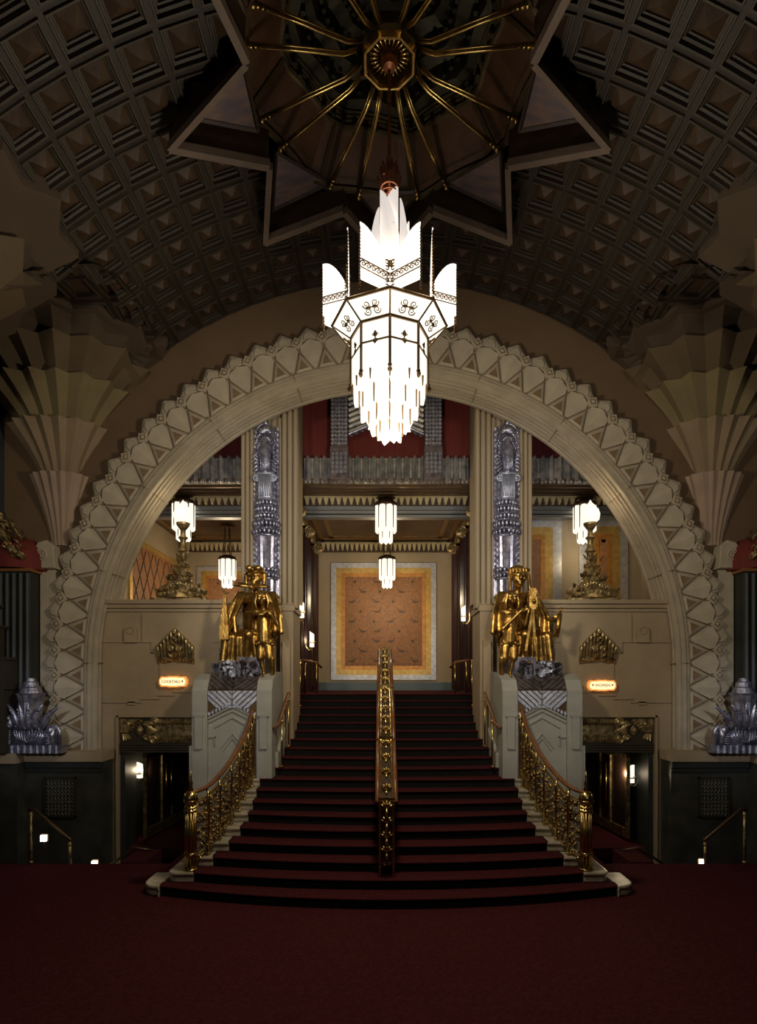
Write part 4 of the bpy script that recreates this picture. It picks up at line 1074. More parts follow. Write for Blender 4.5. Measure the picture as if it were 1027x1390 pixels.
# ================================================================== MAROON PILASTERS with gilt brackets
for sx in (-1, 1):
    for i, y in enumerate((13.55, 15.4, 17.4)):
        hx = 2.25
        where = ('nearest the stairs', 'middle one', 'farthest one')[i]
        t = thing('maroon_pilaster', 'maroon fluted pilaster with gilt bracket, %s side of landing, %s' % (SIDE[sx], where), 'pilaster', (hx-.1, y+.3, 2.85), 'maroon landing pilasters', sx)
        m = MB(sx); m.bx(hx-.14, hx, y, y+.75, 2.85, 7.25)
        for k in range(5): m.tube([(hx-.14, y+.075+k*.15, 2.9), (hx-.14, y+.075+k*.15, 7.2)], .055, 8)
        for k in range(2): m.tube([(hx-.04-.075*k, y-.0, 2.9), (hx-.04-.075*k, y-.0, 7.2)], .035, 8)
        m.build('fluted_shaft', MAROON, t)
        m = MB(sx)
        for k in range(4): m.tube([(hx-.165, y+.15+k*.15, 3.0), (hx-.165, y+.15+k*.15, 7.1)], .008, 4)
        m.tube([(hx-.08, y-.035, 3.0), (hx-.08, y-.035, 7.1)], .008, 4)
        m.build('gilt_fillets', BRASS, t)
        m = MB(sx); m.pyz([(y, 7.2), (y+.75, 7.2), (y+.75, 7.6), (y, 7.6)], hx-.1, hx)
        m.spiral((hx-.25, y-.01, 7.12), .13, (-1, 0, 0), (0, 0, 1), 1.8, .035, a0=pi/2)
        m.pxz([(hx, 7.3), (hx-.3, 7.26), (hx-.38, 7.15), (hx-.36, 7.05), (hx-.2, 6.98), (hx, 6.9)], y, y+.2, .03, .02)
        for k in range(6): m.leaf((hx-.06-.05*k, y-.02, 7.2), (-.3, -.2, -1), (0, -1, 0), .2, .07, .15)
        m.build('gilt_bracket', ANTIQ, t, True)
# sconces
def sconce(loc, label, nx, h=.42, m_=LAMPG, face=(0, -1), lamp_power=8, r=.06):
    x, y, z = loc; t = thing('wall_sconce', label, 'wall lamp', loc, 'wall sconces')
    m = MB(); m.loops([[(x+r*cos(a), y+r*sin(a), z+zz) for a in [2*pi*k/8 for k in range(8)]] for zz in (.0, h*.8)]+[[(x+r*cos(a), y+r*sin(a), z+h*(.9-.1*cos(a)*nx)) for a in [2*pi*k/8 for k in range(8)]]])
    m.build('glass_shade', m_, t)
    m = MB()
    m.tube([(x+(r+.012)*cos(a), y+(r+.012)*sin(a), z+h*.28) for a in [2*pi*k/12 for k in range(13)]], .012, 5)
    for k in range(5):
        a = 2*pi*k/5; m.spiral((x+(r+.015)*cos(a), y+(r+.015)*sin(a), z+h*.32), .025, (-sin(a), cos(a), 0), (0, 0, 1), 1.2, .006)
    m.tube([(x, y, z-.01), (x, y, z-.09)], [.03, .008], 8)
    m.tube([(x, y, z-.05), (x-nx*.08, y, z-.08), (x-nx*.16, y+.0, z+.02), (x-nx*.17, y, z+.2)], .012, 6)
    m.build('bracket', ANTIQ, t)
    point('sconce_glow', (x+nx*(.02 if y > 13 else .14), y-(r+.12 if y > 13 else 0), z+h*.5), lamp_power, WARM, .06)
sconce((-1.95, 13.5, 4.62), 'lit wall sconce on the pilaster nearest the left handrail', 1)
sconce((-1.93, 15.3, 4.05), 'lit wall sconce farther back on the left side of the landing', 1)
sconce((2.02, 15.2, 4.72), 'lit wall sconce on the right wall of the landing', -1)
sconce((-5.30, 12.55, 1.08), 'lit wall sconce inside the left doorway', 1, .34, lamp_power=16, r=.075)
sconce((5.24, 12.55, .98), 'lit wall sconce inside the right doorway', -1, .38, lamp_power=16, r=.085)

# ================================================================== CANDELABRA
def candelabrum(sx):
    t = thing('candelabrum', 'gilded floral candelabrum with lit flame globe on the %s balcony ledge' % SIDE[sx], 'lamp', (4.18, 12.0, 4.78), 'gilded ledge candelabra', sx)
    cx, cy = 4.18, 12.0; rnd = random.Random(4)
    m = MB(sx); m.bx(cx-.55, cx+.55, cy-.28, cy+.28, 4.78, 4.83)
    for k in range(90):
        u = rnd.uniform(-1, 1); h = rnd.random()**1.5; hw = .5*(1-h)**1.3+.06
        p = (cx+u*hw, cy-.22*(1-h)*rnd.uniform(.3, 1), 4.83+h*.75)
        m.leaf(p, (u*.8, -.5, rnd.uniform(-.1, 1)), (0, -1, .3), rnd.uniform(.1, .2), rnd.uniform(.07, .12), rnd.uniform(.1, .5), .3)
    for k in range(10):
        u = -1+2*(k+.5)/10; m.ell((cx+u*.42, cy-.25, 4.88+.08*(1-abs(u))), (.075, .06, .05), 8)
        m.spiral((cx+u*.3, cy-.22, 5.03+.12*(1-abs(u))), .06, (1, 0, 0), (0, 0, 1), 1.4, .018)
    m.lathe([(.4, 4.83), (.3, 4.95), (.18, 5.2), (.1, 5.5)], cx, cy, 12)
    m.build('floral_base', ANTIQ, t)
    m = MB(sx)
    m.lathe([(.10, 5.5), (.12, 5.56), (.07, 5.62), (.06, 5.78), (.11, 5.82), (.08, 5.88), (.055, 5.95), (.06, 6.05), (.10, 6.1), (.055, 6.14), (.05, 6.25), (.09, 6.3), (.13, 6.36), (.14, 6.4)], cx, cy, 14)
    for k in range(8):
        a = 2*pi*k/8; m.leaf((cx+.06*cos(a), cy+.06*sin(a), 5.62), (cos(a)*.3, sin(a)*.3, 1), (cos(a), sin(a), 0), .2, .06, .25)
    m.build('stem', ANTIQ, t)
    m = MB(sx); n = 16
    m.lathe([(.10, 6.4), (.165, 6.46), (.18, 6.58), (.15, 6.68), (.11, 6.72), (.09, 6.76), (.035, 6.82), (.004, 6.88)], cx, cy, n, fn=lambda k: 1+.07*(k % 2))
    m.build('flame_globe', LAMPG, t, True)
    point('globe_glow', (sx*cx, cy-.28, 6.6), 6, WARM, .08)
for sx in (-1, 1): candelabrum(sx)

# ================================================================== SIGNS
def sign(sx, text, lab):
    cx = 4.27 if sx < 0 else 4.30; z = 3.145 if sx < 0 else 3.07; y = 11.66
    t = thing('lit_sign', lab, 'sign', (cx, y, z-.12), None, sx); hw, hh = .25, .085
    X = sx*cx
    def outline(e): return [(X+px_*(hw+e), z+pz_*(hh+e)) for px_, pz_ in ((-1, -.35), (-.86, -.9), (-.4, -.9), (-.3, -1), (.3, -1), (.4, -.9), (.86, -.9), (1, -.35), (1, .35), (.86, .9), (.4, .9), (.3, 1), (-.3, 1), (-.4, .9), (-.86, .9), (-1, .35))]
    m = MB(); m.pxz(outline(.028), y, y+.09); m.build('amber_rim', SIGNF, t)
    m = MB(); m.pxz(outline(0), y-.012, y+.01); m.build('glass_face', SIGNG, t)
    m = MB()
    for q in (-1, 0, 1): m.tube([(X+q*.17, y+.02, z-.14), (X+q*.17, y+.02, z-.095)], .006, 5); m.tube([(X+q*.17, y+.02, z+.095), (X+q*.17, y+.02, z+.14)], .006, 5)
    m.build('mounting_pin', BRONZE, t)
    cu = bpy.data.curves.new('tmp', 'FONT'); cu.body = text; cu.size = .115 if sx < 0 else .12; cu.align_x = 'CENTER'; cu.align_y = 'CENTER'; cu.extrude = .003; cu.space_character = .92 if sx < 0 else 1.05
    o_ = bpy.data.objects.new('tmp', cu); COL.objects.link(o_)
    dg = bpy.context.evaluated_depsgraph_get(); dg.update(); me_ = bpy.data.meshes.new_from_object(o_.evaluated_get(dg)); bpy.data.objects.remove(o_)
    sc = .66*.62 if sx < 0 else .68*.5
    wid = max(v.co.x for v in me_.vertices)-min(v.co.x for v in me_.vertices); f = (.37 if sx < 0 else .30)/wid
    off = -.03 if sx < 0 else 0
    me_.transform(Matrix.Translation((X+off, y-.018, z)) @ Matrix.Rotation(R(90), 4, 'X') @ Matrix.Diagonal((f, f*1.0, 1, 1)))
    me_.transform(Matrix.Translation(-WL[t.name])); me_.materials.clear(); me_.materials.append(INK)
    o_ = bpy.data.objects.new('lettering', me_); COL.objects.link(o_); o_.parent = t
    m = MB()
    for ax_ in ((.195,) if sx < 0 else (-.195, .195)):
        m.pxz([(X+ax_-.02, z+.025), (X+ax_+.02, z+.025), (X+ax_, z-.02)], y-.02, y-.01)
    m.build('arrow', INK, t)
sign(-1, 'COCKTAILS', 'small lit amber sign reading COCKTAILS on the left stone wall')
sign(1, 'WOMEN', 'small lit amber sign reading WOMEN on the right stone wall')

# ================================================================== GOLD CRESTS on the infill walls
for sx in (-1, 1):
    cx = 4.23; y = 11.72
    t = thing('wall_crest', 'antique gold fountain shaped crest on the stone wall above the %s sign' % SIDE[sx], 'wall ornament', (cx, y, 3.45), 'gold wall crests', sx)
    m = MB(sx)
    tops = [(-.34, 3.86), (-.28, 3.93), (-.22, 4.0), (-.15, 4.07), (-.08, 4.14), (0, 4.22), (.08, 4.14), (.15, 4.07), (.22, 4.0), (.28, 3.93), (.34, 3.86)]
    for u, zt in tops:
        m.tube([(cx+u, y+.02, 3.50+.05*(1-abs(u)*2)), (cx+u, y-.03, zt-.1), (cx+u*1.02, y-.07, zt-.02), (cx+u*1.03, y-.03, zt+.0)], [.028, .03, .032, .012], 8)
    m.pxz([(cx-.36, 3.5), (cx-.36, 3.86), (cx, 4.2), (cx+.36, 3.86), (cx+.36, 3.5), (cx, 3.6)], y, y+.05)
    m.build('fluted_fan', ANTIQ, t, True)
    m = MB(sx)
    for q in (-1, 1):
        m.spiral((cx+q*.08, y-.06, 3.80), .065, (q, 0, 0), (0, 0, 1), 1.8, .02)
        for k in range(5): m.spiral((cx+q*(.08+.02*k), y-.05+.01*k, 3.55), .05+.032*k, (q, 0, 0), (0, 0, 1), .35, .014, a0=0)
        m.leaf((cx+q*.02, y-.05, 3.6), (q*.6, -.2, .6), (0, -1, 0), .18, .08, .2)
    for k in range(6): m.leaf((cx+.0, y-.06, 3.82+.055*k), (.5*(1 if k % 2 else -1), -.1, .7), (0, -1, 0), .09, .06, .2)
    m.build('scrollwork', ANTIQ, t, True)

# ================================================================== DOOR LINTELS, DOORS
for sx in (-1, 1):
    t = thing('door_lintel', 'dark lintel with gilded scroll relief over the %s doorway' % SIDE[sx], 'door lintel', (4.5, 11.75, 1.7), 'gilded door lintels', sx)
    m = MB(sx); m.bx(3.6, 5.38, 11.78, 11.98, 1.72, 2.43)
    for k in range(4): m.bx(3.6, 5.38, 11.745, 11.80, 1.72+k*.05, 1.755+k*.05)
    m.build('beam', mat('lintel_bronze', (.07, .055, .035), .45, .5) if sx < 0 else MATS['lintel_bronze'], t)
    y = 11.76; m = MB(sx)
    m.pxz([(3.62, 1.93), (4.62, 1.93), (4.74, 2.02), (4.66, 2.10), (4.72, 2.16), (4.66, 2.22), (4.74, 2.31), (4.62, 2.40), (3.62, 2.40)], y+.006, y+.04)
    for q_ in (-1, 1):
        m.spiral((4.80, y-.02, 2.16+q_*.13), .06, (1, 0, 0), (0, 0, q_), 1.5, .022); m.leaf((4.7, y-.01, 2.16+q_*.04), (1, 0, q_*.5), (0, -1, 0), .26, .09, .15)
    for k in range(5): m.leaf((5.05+.05*k, y, 2.38-.045*k), (-1, -.1, -.25), (0, -1, 0), .2, .07, .15)
    m.bx(3.65, 4.5, y-.02, y+.03, 2.06, 2.08); m.bx(3.65, 4.5, y-.02, y+.03, 2.24, 2.26); m.bx(4.48, 4.5, y-.02, y+.03, 2.06, 2.26); m.bx(3.68, 4.46, y-.012, y+.03, 2.1, 2.22)
    for k in range(16):
        x = 3.66+k*.062
        m.tube([(x, y, 2.28), (x, y-.04, 2.33), (x, y, 2.39)], [.03, .034, .03], 6); m.tube([(x, y, 1.93), (x, y-.04, 1.99), (x, y, 2.04)], [.03, .034, .03], 6)
    for z in (2.34, 1.99): m.spiral((4.68, y-.02, z), .085, (-1, 0, 0), (0, 0, 1 if z > 2.1 else -1), 1.6, .03)
    for k in range(6): m.leaf((4.62, y, 2.16), (1, -.1, (k-2.5)*.14), (0, -1, 0), .24, .06, .15)
    m.pxz([(4.98, 2.04), (4.9, 2.16), (4.98, 2.28), (4.93, 2.16)], y-.03, y+.02); m.leaf((4.9, y, 2.16), (1, 0, 0), (0, -1, 0), .16, .2, .1)
    m.pxz([(5.36, 2.40), (5.02, 2.40), (5.02, 2.34), (5.1, 2.34), (5.1, 2.28), (5.18, 2.28), (5.18, 2.12), (5.36, 2.12)], y-.02, y+.02, .02, .01)
    m.spiral((5.22, y-.03, 2.27), .06, (1, 0, 0), (0, 0, 1), 1.4, .018)
    for k in range(4): m.leaf((5.32-.03*k, y, 2.1), (-.3-.2*k, -.1, -1), (0, -1, 0), .18, .05, .2)
    m.build('gilt_relief', ANTIQ, t)
    # doors along the passage wall
    d = thing('door_1' if sx < 0 else 'door_2', 'x', 'x', (5.1, 13.3, -.25), None, sx)
    del d['label']; del d['category']; d['kind'] = 'structure'
    m = MB(sx)
    A = Vector((5.16, 12.45, 0)); B = Vector((4.92, 14.9, 0)); dd = (B-A); L = dd.length; e = dd/L; nrm = Vector((-e.y, e.x, 0))
    def q(s0, s1, z0, z1, t0, t1, mm):
        vs = []
        for z in (z0, z1):
            for (s_, t_) in ((s0, t0), (s1, t0), (s1, t1), (s0, t1)): p = A+e*s_+nrm*t_; vs.append((p.x, p.y, z))
        mm.add(vs, [(0, 3, 2, 1), (4, 5, 6, 7), (0, 1, 5, 4), (1, 2, 6, 5), (2, 3, 7, 6), (3, 0, 4, 7)])
    q(0, L, -.2, 0.0, -.03, .05, m); q(0, L, 1.5, 1.6, -.03, .05, m)
    for s_ in (0, .72, 1.22, L-.05): q(s_, s_+.06, 0, 1.5, -.03, .05, m)
    m.build('door_frame', ANTIQ, d)
    m = MB(sx); q(.06, L-.05, 0, 1.5, 0, .02, m); m.build('door_glass', GLASSM, d)
    m = MB(sx); p = A+e*.85+nrm*.08; m.tube([(p.x, p.y, .3), (p.x, p.y, 1.3)], .025, 8); p = A+e*1.1+nrm*.08; m.tube([(p.x, p.y, .3), (p.x, p.y, 1.3)], .025, 8)
    m.build('door_handle', BRASS, d, True)

# ================================================================== VENT GRILLES
for sx in (-1, 1):
    x0, x1, z0, z1 = 5.95, 6.55, .55, 1.32
    t = thing('vent_grille', 'pierced square vent grille in the dark marble wall on the %s' % SIDE[sx], 'vent', ((x0+x1)/2, 11.18, z0), 'dark wall vent grilles', sx)
    m = MB(sx)
    for a in ((x0, x1, z0, z0+.03), (x0, x1, z1-.03, z1), (x0, x0+.03, z0, z1), (x1-.03, x1, z0, z1)): m.bx(a[0], a[1], 11.16, 11.2, a[2], a[3])
    m.build('frame', MATS['lintel_bronze'], t)
    m = MB(sx)
    for i in range(8):
        for j in range(5):
            x = x0+.065+i*.067; z = z0+.09+j*.145
            m.tube([(x+.018, 11.185, z+.06), (x-.018, 11.185, z+.03), (x+.018, 11.185, z), (x-.018, 11.185, z-.05)], .009, 5)
    for j in range(4): m.bx(x0, x1, 11.175, 11.195, z0+.155+j*.145, z0+.165+j*.145)
    m.build('fretwork', mat('grille_metal', (.24, .23, .19), .5, .4) if sx < 0 else MATS['grille_metal'], t)

# ================================================================== LILY URNS
def lily(sx):
    cx, cy, z = 6.72, 10.98, 1.81
    t = thing('lily_fountain', 'silver lily shaped ornament on the plinth at the far %s' % SIDE[sx], 'ornament', (cx, cy, z), 'silver lily ornaments', sx)
    m = MB(sx); m.bx(cx-.62, cx+.62, cy-.12, cy+.5, z, z+.13) if 0 else None
    m.bx(cx-.64, cx+.58, cy-.08, cy+.14, z, z+.15)
    for k in range(10): m.tube([(cx-.56+.118*k, cy-.09, z+.0), (cx-.56+.118*k, cy-.09, z+.15)], .046, 8)
    m.build('reeded_base', SILVER, t)
    m = MB(sx); m.bx(cx-.5, cx+.44, cy-.04, cy+.14, z+.15, z+.45)
    for q in (-1, 1):
        for k in range(6): m.tube([(cx+q*(.05+.055*k)*sin(a)+0, cy-.08+.012*k, z+.2+.42*(1-.12*k)*0+(.30)*(cos(a)*.5+.5)*(1+.1*k)) for a in [pi*i/8 for i in range(9)]], .016, 5)
        m.ell((cx+q*.42, cy-.02, z+.42), (.09, .1, .12)); m.tube([(cx+q*.45, cy-.04, z+.15), (cx+q*.45, cy-.04, z+.5)], .06, 8)
        for k in range(7): m.tube([(cx+q*.30, cy-.08, z+.18+.04*k), (cx+q*.42, cy-.08, z+.18+.04*k)], .012, 5)
    m.tube([(cx-.56, cy-.0, z+.15), (cx-.58, cy-.03, z+.4), (cx-.53, cy-.0, z+.52), (cx-.48, cy-.02, z+.4)], .045, 8)
    m.build('scroll_body', SILVER, t, True)
    m = MB(sx)
    for q, lean in ((-1, .9), (1, .9), (-1, .45), (1, .45), (-1, .1), (1, .1)):
        b = Vector((cx+q*.3*lean+.0, cy-.04-.04*(1-lean), z+.45)); pts = []; rr_ = []
        for i in range(9):
            f = i/8; pts.append(b+Vector((q*(lean*.40*f**2+.02), -.10*f*(1-lean)-.02, .5*f-.06*f*f*lean))); rr_.append(.055*sin(pi*min(1, .25+.75*f))*1.1+.006)
        m.tube(pts, rr_, 8)
        for i in range(6): m.leaf(pts[i]+Vector((0, -.03, 0)), (q*.4, -.2, .8), (0, -1, 0), .11, .05, .2)
    m.build('lily_petals', SILVER, t, True)
    m = MB(sx); m.lathe([(.17, z+.45), (.19, z+.95), (.22, z+1.08), (.25, z+1.12)], cx, cy+.04, 20, fn=lambda k: 1+.07*(1 if k % 2 else -1))
    m.lathe([(.2, z+1.12), (.17, z+1.22), (.14, z+1.24), (.13, z+1.32), (.09, z+1.34), (.08, z+1.40)], cx, cy+.04, 16)
    m.build('fluted_cup', SILVER, t)
for sx in (-1, 1): lily(sx)

# ================================================================== DARK FLUTED PIERS and side features
for sx in (-1, 1):
    t = thing('dark_fluted_pier', 'dark fluted pier with top edge coloured as lit orange behind the %s lily ornament' % SIDE[sx], 'pier', (7.1, 11.3, 1.81), 'dark fluted side piers', sx)
    m = MB(sx); m.bx(6.84, 7.6, 11.2, 11.5, 1.81, 5.25)
    for k in range(5): m.tube([(6.88+.13*k, 11.2, 1.85), (6.88+.13*k, 11.2, 5.22)], .06, 8)
    m.build('fluted_shaft', DARK, t)
    m = MB(sx); m.bx(6.78, 7.6, 11.12, 11.5, 5.25, 5.31); m.build('orange_lit_cap', mat('cap_orange_light', (.42, .18, .06), .4, .5) if sx < 0 else MATS['cap_orange_light'], t)  # orange light along the pier's top edge, put into the cap's colour
    # stepped dark parapet further out
    m = MB(sx); m.bx(7.05, 7.6, 10.75, 11.15, 1.81, 3.6); m.bx(7.2, 7.6, 10.6, 11.0, 3.6, 4.2); m.bx(7.3, 7.6, 10.4, 10.9, 4.2, 4.6)
    for z in (2.4, 3.0, 3.55, 4.15, 4.55): m.bx(7.02 if z < 3.6 else 7.17 if z < 4.3 else 7.27, 7.6, 10.38 if z > 4.3 else 10.58 if z > 3.7 else 10.73, 11.1, z, z+.05)
    struct(m, 'trim_19', mat('umber_panel', (.04, .032, .02), .5) if sx < 0 else MATS['umber_panel'])
    t = thing('red_alcove_hood', 'dark red arched hood above the fluted pier at the far %s' % SIDE[sx], 'hood', (7.1, 11.3, 5.31), 'red alcove hoods', sx)
    m = MB(sx); m.lathe([(.52, 5.31), (.52, 5.55), (.45, 5.75), (.28, 5.92), (.05, 5.98)], 7.2, 11.5, 20, a0=-pi, a1=0, cap=False)
    m.build('hood_shell', REDW, t, True)
    m = MB(sx); rnd = random.Random(8)
    for k in range(70):
        u = rnd.random(); p = (6.9+.62*u+rnd.uniform(-.08, .08), 11.05+rnd.uniform(-.08, .1), 5.5+.9*u+rnd.uniform(-.25, .2))
        m.leaf(p, (rnd.uniform(-.6, .6), -.3, rnd.uniform(.1, 1)), (0, -1, .2), rnd.uniform(.12, .22), rnd.uniform(.06, .1), .4)
    for k in range(14):
        u = rnd.random(); m.spiral((6.95+.6*u, 10.98, 5.5+.8*u), .07, (1, 0, 0), (0, 0, 1), 1.5, .022)
    m.build('gilt_foliage', ANTIQ, t, True)

# ================================================================== CURVED BALUSTRADES
RAIL = [(3.0, 8.86, 1.46), (2.86, 9.02, 1.49), (2.77, 9.2, 1.56), (2.68, 9.55, 1.71), (2.60, 9.95, 1.92), (2.56, 10.3, 2.12), (2.53, 10.6, 2.32), (2.50, 10.86, 2.62)]
def interp(P, t):
    n = len(P)-1; i = min(int(t*n), n-1); f = t*n-i; p0, p1, p2, p3 = (Vector(P[max(i-1, 0)]), Vector(P[i]), Vector(P[i+1]), Vector(P[min(i+2, n)]))
    return .5*((2*p1)+(-p0+p2)*f+(2*p0-5*p1+4*p2-p3)*f*f+(-p0+3*p1-3*p2+p3)*f**3)
def stepz(y):
    z = .15
    for s_ in range(1, 11):
        if y >= DS[s_]: z = s_*rs
    return z
def balustrade(sx):
    t = thing('curved_balustrade', 'curved gilded balustrade with scrollwork panels and brass newel on the %s of the stair foot' % SIDE[sx], 'balustrade', (2.98, 8.85, .3), 'curved stair balustrades', sx)
    path = [interp(RAIL, k/40) for k in range(41)]
    m = MB(sx); m.tube(path, .036, 8); m.build('handrail', HWOOD, t, True)
    low = [p-Vector((0, 0, .13)) for p in path]
    def botz(p): return min(p.z-.55, stepz(p.y)+.16) if 0 else (.33+(p.y-8.8)*.53)
    m = MB(sx); m.tube(low, .014, 6); m.tube([p-Vector((0, 0, .16)) for p in path], .010, 6)
    m.tube([Vector((p.x, p.y, botz(p)+.02)) for p in path], .014, 6)
    m.build('inner_rail', BRASS, t, True)
    # bars
    ts = [.20, .36, .5, .62, .73, .83, .92, .99]
    for u in ts:
        p = interp(RAIL, u); zb = stepz(p.y)
        m = MB(sx); bx_ = p.x-.035; m.tube([(bx_, p.y-.02, zb), (bx_, p.y-.02, p.z-.12), (p.x, p.y, p.z-.03)], .019, 8)
        m.ell((bx_, p.y-.02, zb+.03), (.03, .03, .035), 6); m.ell((bx_, p.y-.02, p.z-.14), .027, 6)
        m.build('baluster', BRASS, t, True)
    # scrollwork panels
    edges = [.03]+ts; rnd = random.Random(11)
    for i in range(len(edges)-1):
        m = MB(sx); u0, u1 = edges[i], edges[i+1]; n = 4 if i < 2 else 3
        nu = 3 if i < 3 else 2
        for a_ in range(nu):
            u = u0+(u1-u0)*(a_+.5)/nu; p = interp(RAIL, u); pn = interp(RAIL, min(1, u+.02)); d = (pn-p); d = Vector((d.x, d.y, 0)).normalized(); nv = Vector((-d.y, d.x, 0))
            wd = ((interp(RAIL, u1)-interp(RAIL, u0)).xy.length)/nu; zb = botz(p); zt = p.z-.17; nk = max(3, int((zt-zb)/.115))
            for k in range(nk):
                z = zb+(zt-zb)*(k+.5)/nk; c = Vector((p.x, p.y, z)); sg = 1 if (k+a_) % 2 else -1
                m.spiral(c, min(.06, wd*.6), d*sg, (0, 0, 1), 1.5, .012, a0=rnd.random()*6)
                for q_ in range(2):
                    aa = rnd.random()*6.28; m.leaf(c, d*cos(aa)+Vector((0, 0, sin(aa))), nv, .085, .05, .15, .5)
                m.ell(c+nv*.01, .018, 5)
        m.build('scroll_panel', SCROLL, t, True)
    # newel
    x, y, z = 2.99, 8.84, .30
    m = MB(sx)
    for k in range(10):
        a = 2*pi*k/10; m.tube([(x+.072*cos(a), y+.072*sin(a), z), (x+.072*cos(a), y+.072*sin(a), z+.98)], .022, 8)
    m.lathe([(.06, z), (.06, z+1.0)], x, y, 12)
    for zz, r_ in ((.0, .11), (.22, .1), (.24, .1), (.88, .105), (.93, .1), (1.03, .115)): m.lathe([(r_*.9, z+zz), (r_, z+zz+.012), (r_*.9, z+zz+.03)], x, y, 20)
    m.lathe([(.085, z+1.0), (.11, z+1.06), (.10, z+1.12), (.07, z+1.17), (.04, z+1.2)], x, y, 16)
    for k in range(8):
        a = 2*pi*k/8; m.leaf((x+.08*cos(a), y+.08*sin(a), z+1.04), (0, 0, 1), (cos(a), sin(a), 0), .14, .05, .1)
    m.lathe([(.03, z+1.17), (.045, z+1.2), (.025, z+1.26), (.035, z+1.31), (.018, z+1.36), (.02, z+1.42), (.003, z+1.5)], x, y, 12)
    m.build('newel_post', BRASS, t, True)
for sx in (-1, 1): balustrade(sx)

# upper handrails beside the stair between the pillars
for sx in (-1, 1):
    t = thing('upper_handrail', 'brass posted wooden handrail on the upper %s side of the stairs' % SIDE[sx], 'handrail', (2.03, 11.0, 1.4), 'upper stair handrails', sx)
    def sz(y): return 2.85-math.ceil(max(0, (14-y))/.33-1e-6)*.15
    def rz_(y): return 2.40+(y-11.0)*.47
    m = MB(sx); m.tube([(2.12, 10.9, 2.28), (2.03, 11.0, 2.36), (2.03, 11.15, 2.45), (2.03, 13.6, rz_(13.6)), (2.03, 13.85, rz_(13.6)+.02)], .032, 8); m.build('handrail', HWOOD, t, True)
    for y in (11.1, 11.9, 12.8, 13.6):
        m = MB(sx); m.tube([(2.0, y, sz(y)+.0), (2.0, y, rz_(y)-.02)], .02, 8); m.ell((2.0, y, sz(y)+.03), (.035, .035, .03), 6); m.ell((2.0, y, rz_(y)-.06), .032, 6)
        m.build('post', BRASS, t, True)
# landing rails at the top
for sx in (-1, 1):
    t = thing('landing_rail', 'low wooden rail with brass posts across the %s edge of the landing' % SIDE[sx], 'handrail', (1.95, 14.4, 2.85), 'landing rails', sx)
    m = MB(sx); m.tube([(2.05, 14.3, 3.68), (1.72, 14.5, 3.62), (1.62, 14.7, 3.5)], .03, 8); m.build('handrail', HWOOD, t, True)
    for x, y, z in ((1.98, 14.35, 3.66), (1.72, 14.5, 3.6)):
        m = MB(sx); m.tube([(x, y, 2.85), (x, y, z)], .022, 8); m.build('post', BRASS, t, True)

# ================================================================== CENTRE RAIL
t = thing('centre_handrail', 'ornate brass centre handrail with leaf motifs running up the middle of the red stairs', 'handrail', (0, 8.5, .3))
RX = -.03
m = MB()
y0 = 8.5; zt = 1.38
for q in (-1, 1): m.bx(RX+q*.10-.014, RX+q*.10+.014, y0-.02, y0+.02, .30, zt); m.ell((RX+q*.10, y0, .34), (.024, .024, .04), 6); m.ell((RX+q*.1, y0-.01, .45), .022, 6)
m.bx(RX-.13, RX+.13, y0-.03, y0+.03, zt-.02, zt+.03)
m.build('newel_frame', BRASS, t)
m = MB(); m.bx(RX-.09, RX+.09, y0+.005, y0+.015, .45, zt); m.build('newel_backing', BRONZE, t)
def motif(mb, c, up, nrm, s):
    c = Vector(c); up = Vector(up).normalized(); nrm = Vector(nrm).normalized(); sd = up.cross(nrm)
    for a in (-60, -30, 0, 30, 60):
        d = up*cos(R(a))+sd*sin(R(a)); mb.leaf(c, d, nrm, s*.5, s*.2, .2, .5)
    mb.leaf(c+up*s*.1, -up, nrm, s*.75, s*.34, .15, .6); mb.ell(c+nrm*s*.06, s*.1, 6)
m = MB()
for k in range(4): motif(m, (RX, y0-.02, .68+.21*k), (0, 0, 1), (0, -1, 0), .27)
for q in (-1, 1): m.spiral((RX+q*.06, y0-.03, zt-.06), .05, (q, 0, 0), (0, 0, 1), 1.4, .014); m.spiral((RX+q*.03, y0-.02, .5), .03, (q, 0, 0), (0, 0, 1), 1.2, .01)
m.build('newel_motif', BRASS, t, True)
segs = [((8.5, 1.41), (10.1, 2.13)), ((10.12, 2.16), (12.0, 3.02)), ((12.02, 3.05), (13.95, 3.92))]
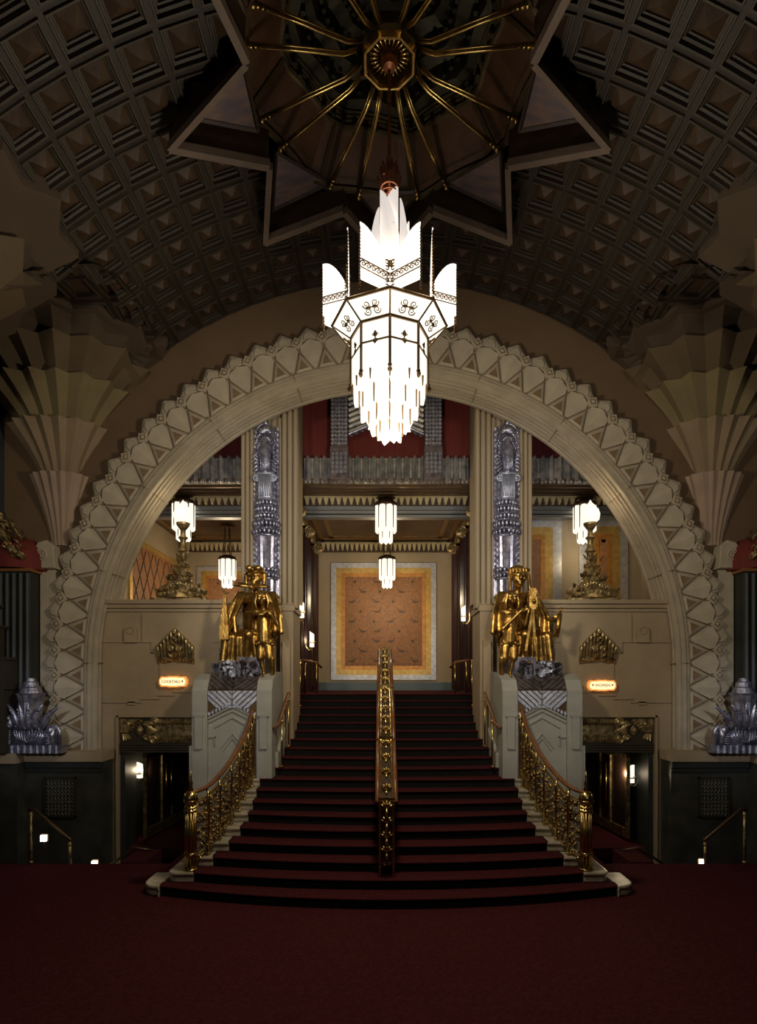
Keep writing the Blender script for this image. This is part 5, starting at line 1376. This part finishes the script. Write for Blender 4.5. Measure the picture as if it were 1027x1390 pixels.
for i, ((a, za), (b, zb)) in enumerate(segs):
    d = Vector((0, b-a, zb-za)).normalized(); nv = Vector((0, -d.z, d.y)); L = sqrt((b-a)**2+(zb-za)**2)
    for q in (-1, 1):
        m = MB(); m.tube([(RX+q*.135, a-.0, za-.02), (RX+q*.135, b, zb-.02)], .038, 8); m.build('handrail', HWOOD, t, True)
    m = MB()
    for q in (-1, 1): m.tube([(RX+q*.085, a, za+.01), (RX+q*.085, b, zb+.01)], .014, 6)
    c = (Vector((RX, a, za))+Vector((RX, b, zb)))/2
    m.obox(c-nv*.01, (.17, L, .012), rx=atan2(d.z, d.y)); m.obox((RX, a+.02, za+.02), (.24, .05, .05))
    m.build('rail_strip', BRONZE if 0 else BRASS, t)
    n = int(L/.36)
    for k in range(n):
        p = Vector((RX, a, za))+d*(L*(k+.55)/n)+nv*.02; m = MB(); motif(m, p, d*.5+Vector((0, 0, 1)), nv*.5+Vector((0, -1, .1)), .26); m.build('leaf_motif', BRASS, t, True)
    m = MB(); m.obox(c+nv*.0, (.15, L, .022), rx=atan2(d.z, d.y)); m.build('strip_backing', WOODD, t)
for y in (9.4, 10.2, 11.1, 12.0, 12.9, 13.9):
    zr = 1.38+(y-8.5)*.466; s_ = 19-math.ceil((14-y)/.33-1e-6); 
    m = MB(); m.tube([(RX, y, s_*rs), (RX, y, zr-.03)], .022, 8); m.build('post', BRASS, t, True)

# ================================================================== SIDE STAIR RAILS and low lamps
for sx in (-1, 1):
    t = thing('side_stair_rail', 'dark handrail with brass posts going down the side stair at the %s' % SIDE[sx], 'handrail', (5.9, 10.2, 0), 'side stair rails', sx)
    m = MB(sx); m.tube([(6.22, 10.12, .92), (6.12, 10.12, .94), (5.55, 10.2, .40), (5.5, 10.2, .35)], .028, 8); m.build('handrail', BRONZE, t, True); m = MB(sx); m.tube([(4.4, 11.05, -.05), (4.75, 11.0, .02), (5.35, 11.0, -.4)], .024, 8)
    m.build('handrail', BRONZE, t, True)
    for x, y, z0, z1 in ((6.16, 10.09, 0, .9), (5.52, 10.16, -.2, .36), (5.2, 11.0, -1.5, -.28)):
        m = MB(sx); m.tube([(x, y, z0), (x, y, z1)], .024, 8); m.ell((x, y, z0+.03), (.04, .04, .03), 6); m.ell((x, y, z1-.05), .034, 6); m.build('post', ANTIQ, t, True)
LW = [(-5.90, 10.02, .41, 'small bright step light by the rail post at the far left'), (-5.46, 10.9, -.30, 'small bright step light low in the left stairwell'), (5.52, 10.25, -.08, 'small bright step light low in the right stairwell')]
for x, y, z, lb in LW:
    t = thing('step_light', lb, 'light', (x, y, z), 'small step lights')
    m = MB(); m.bx(x-.045, x+.045, y-.02, y+.02, z, z+.10); m.build('lens', mat('step_lens', (1, .93, .82), .4, emit=7) if 'step_lens' not in MATS else MATS['step_lens'], t)
    m = MB(); m.bx(x-.065, x+.065, y+.02, y+.05, z-.01, z+.12); m.tube([(x, y+.04, z), (x, y+.04, z-.15)], .012, 5); m.build('housing', BRONZE, t)
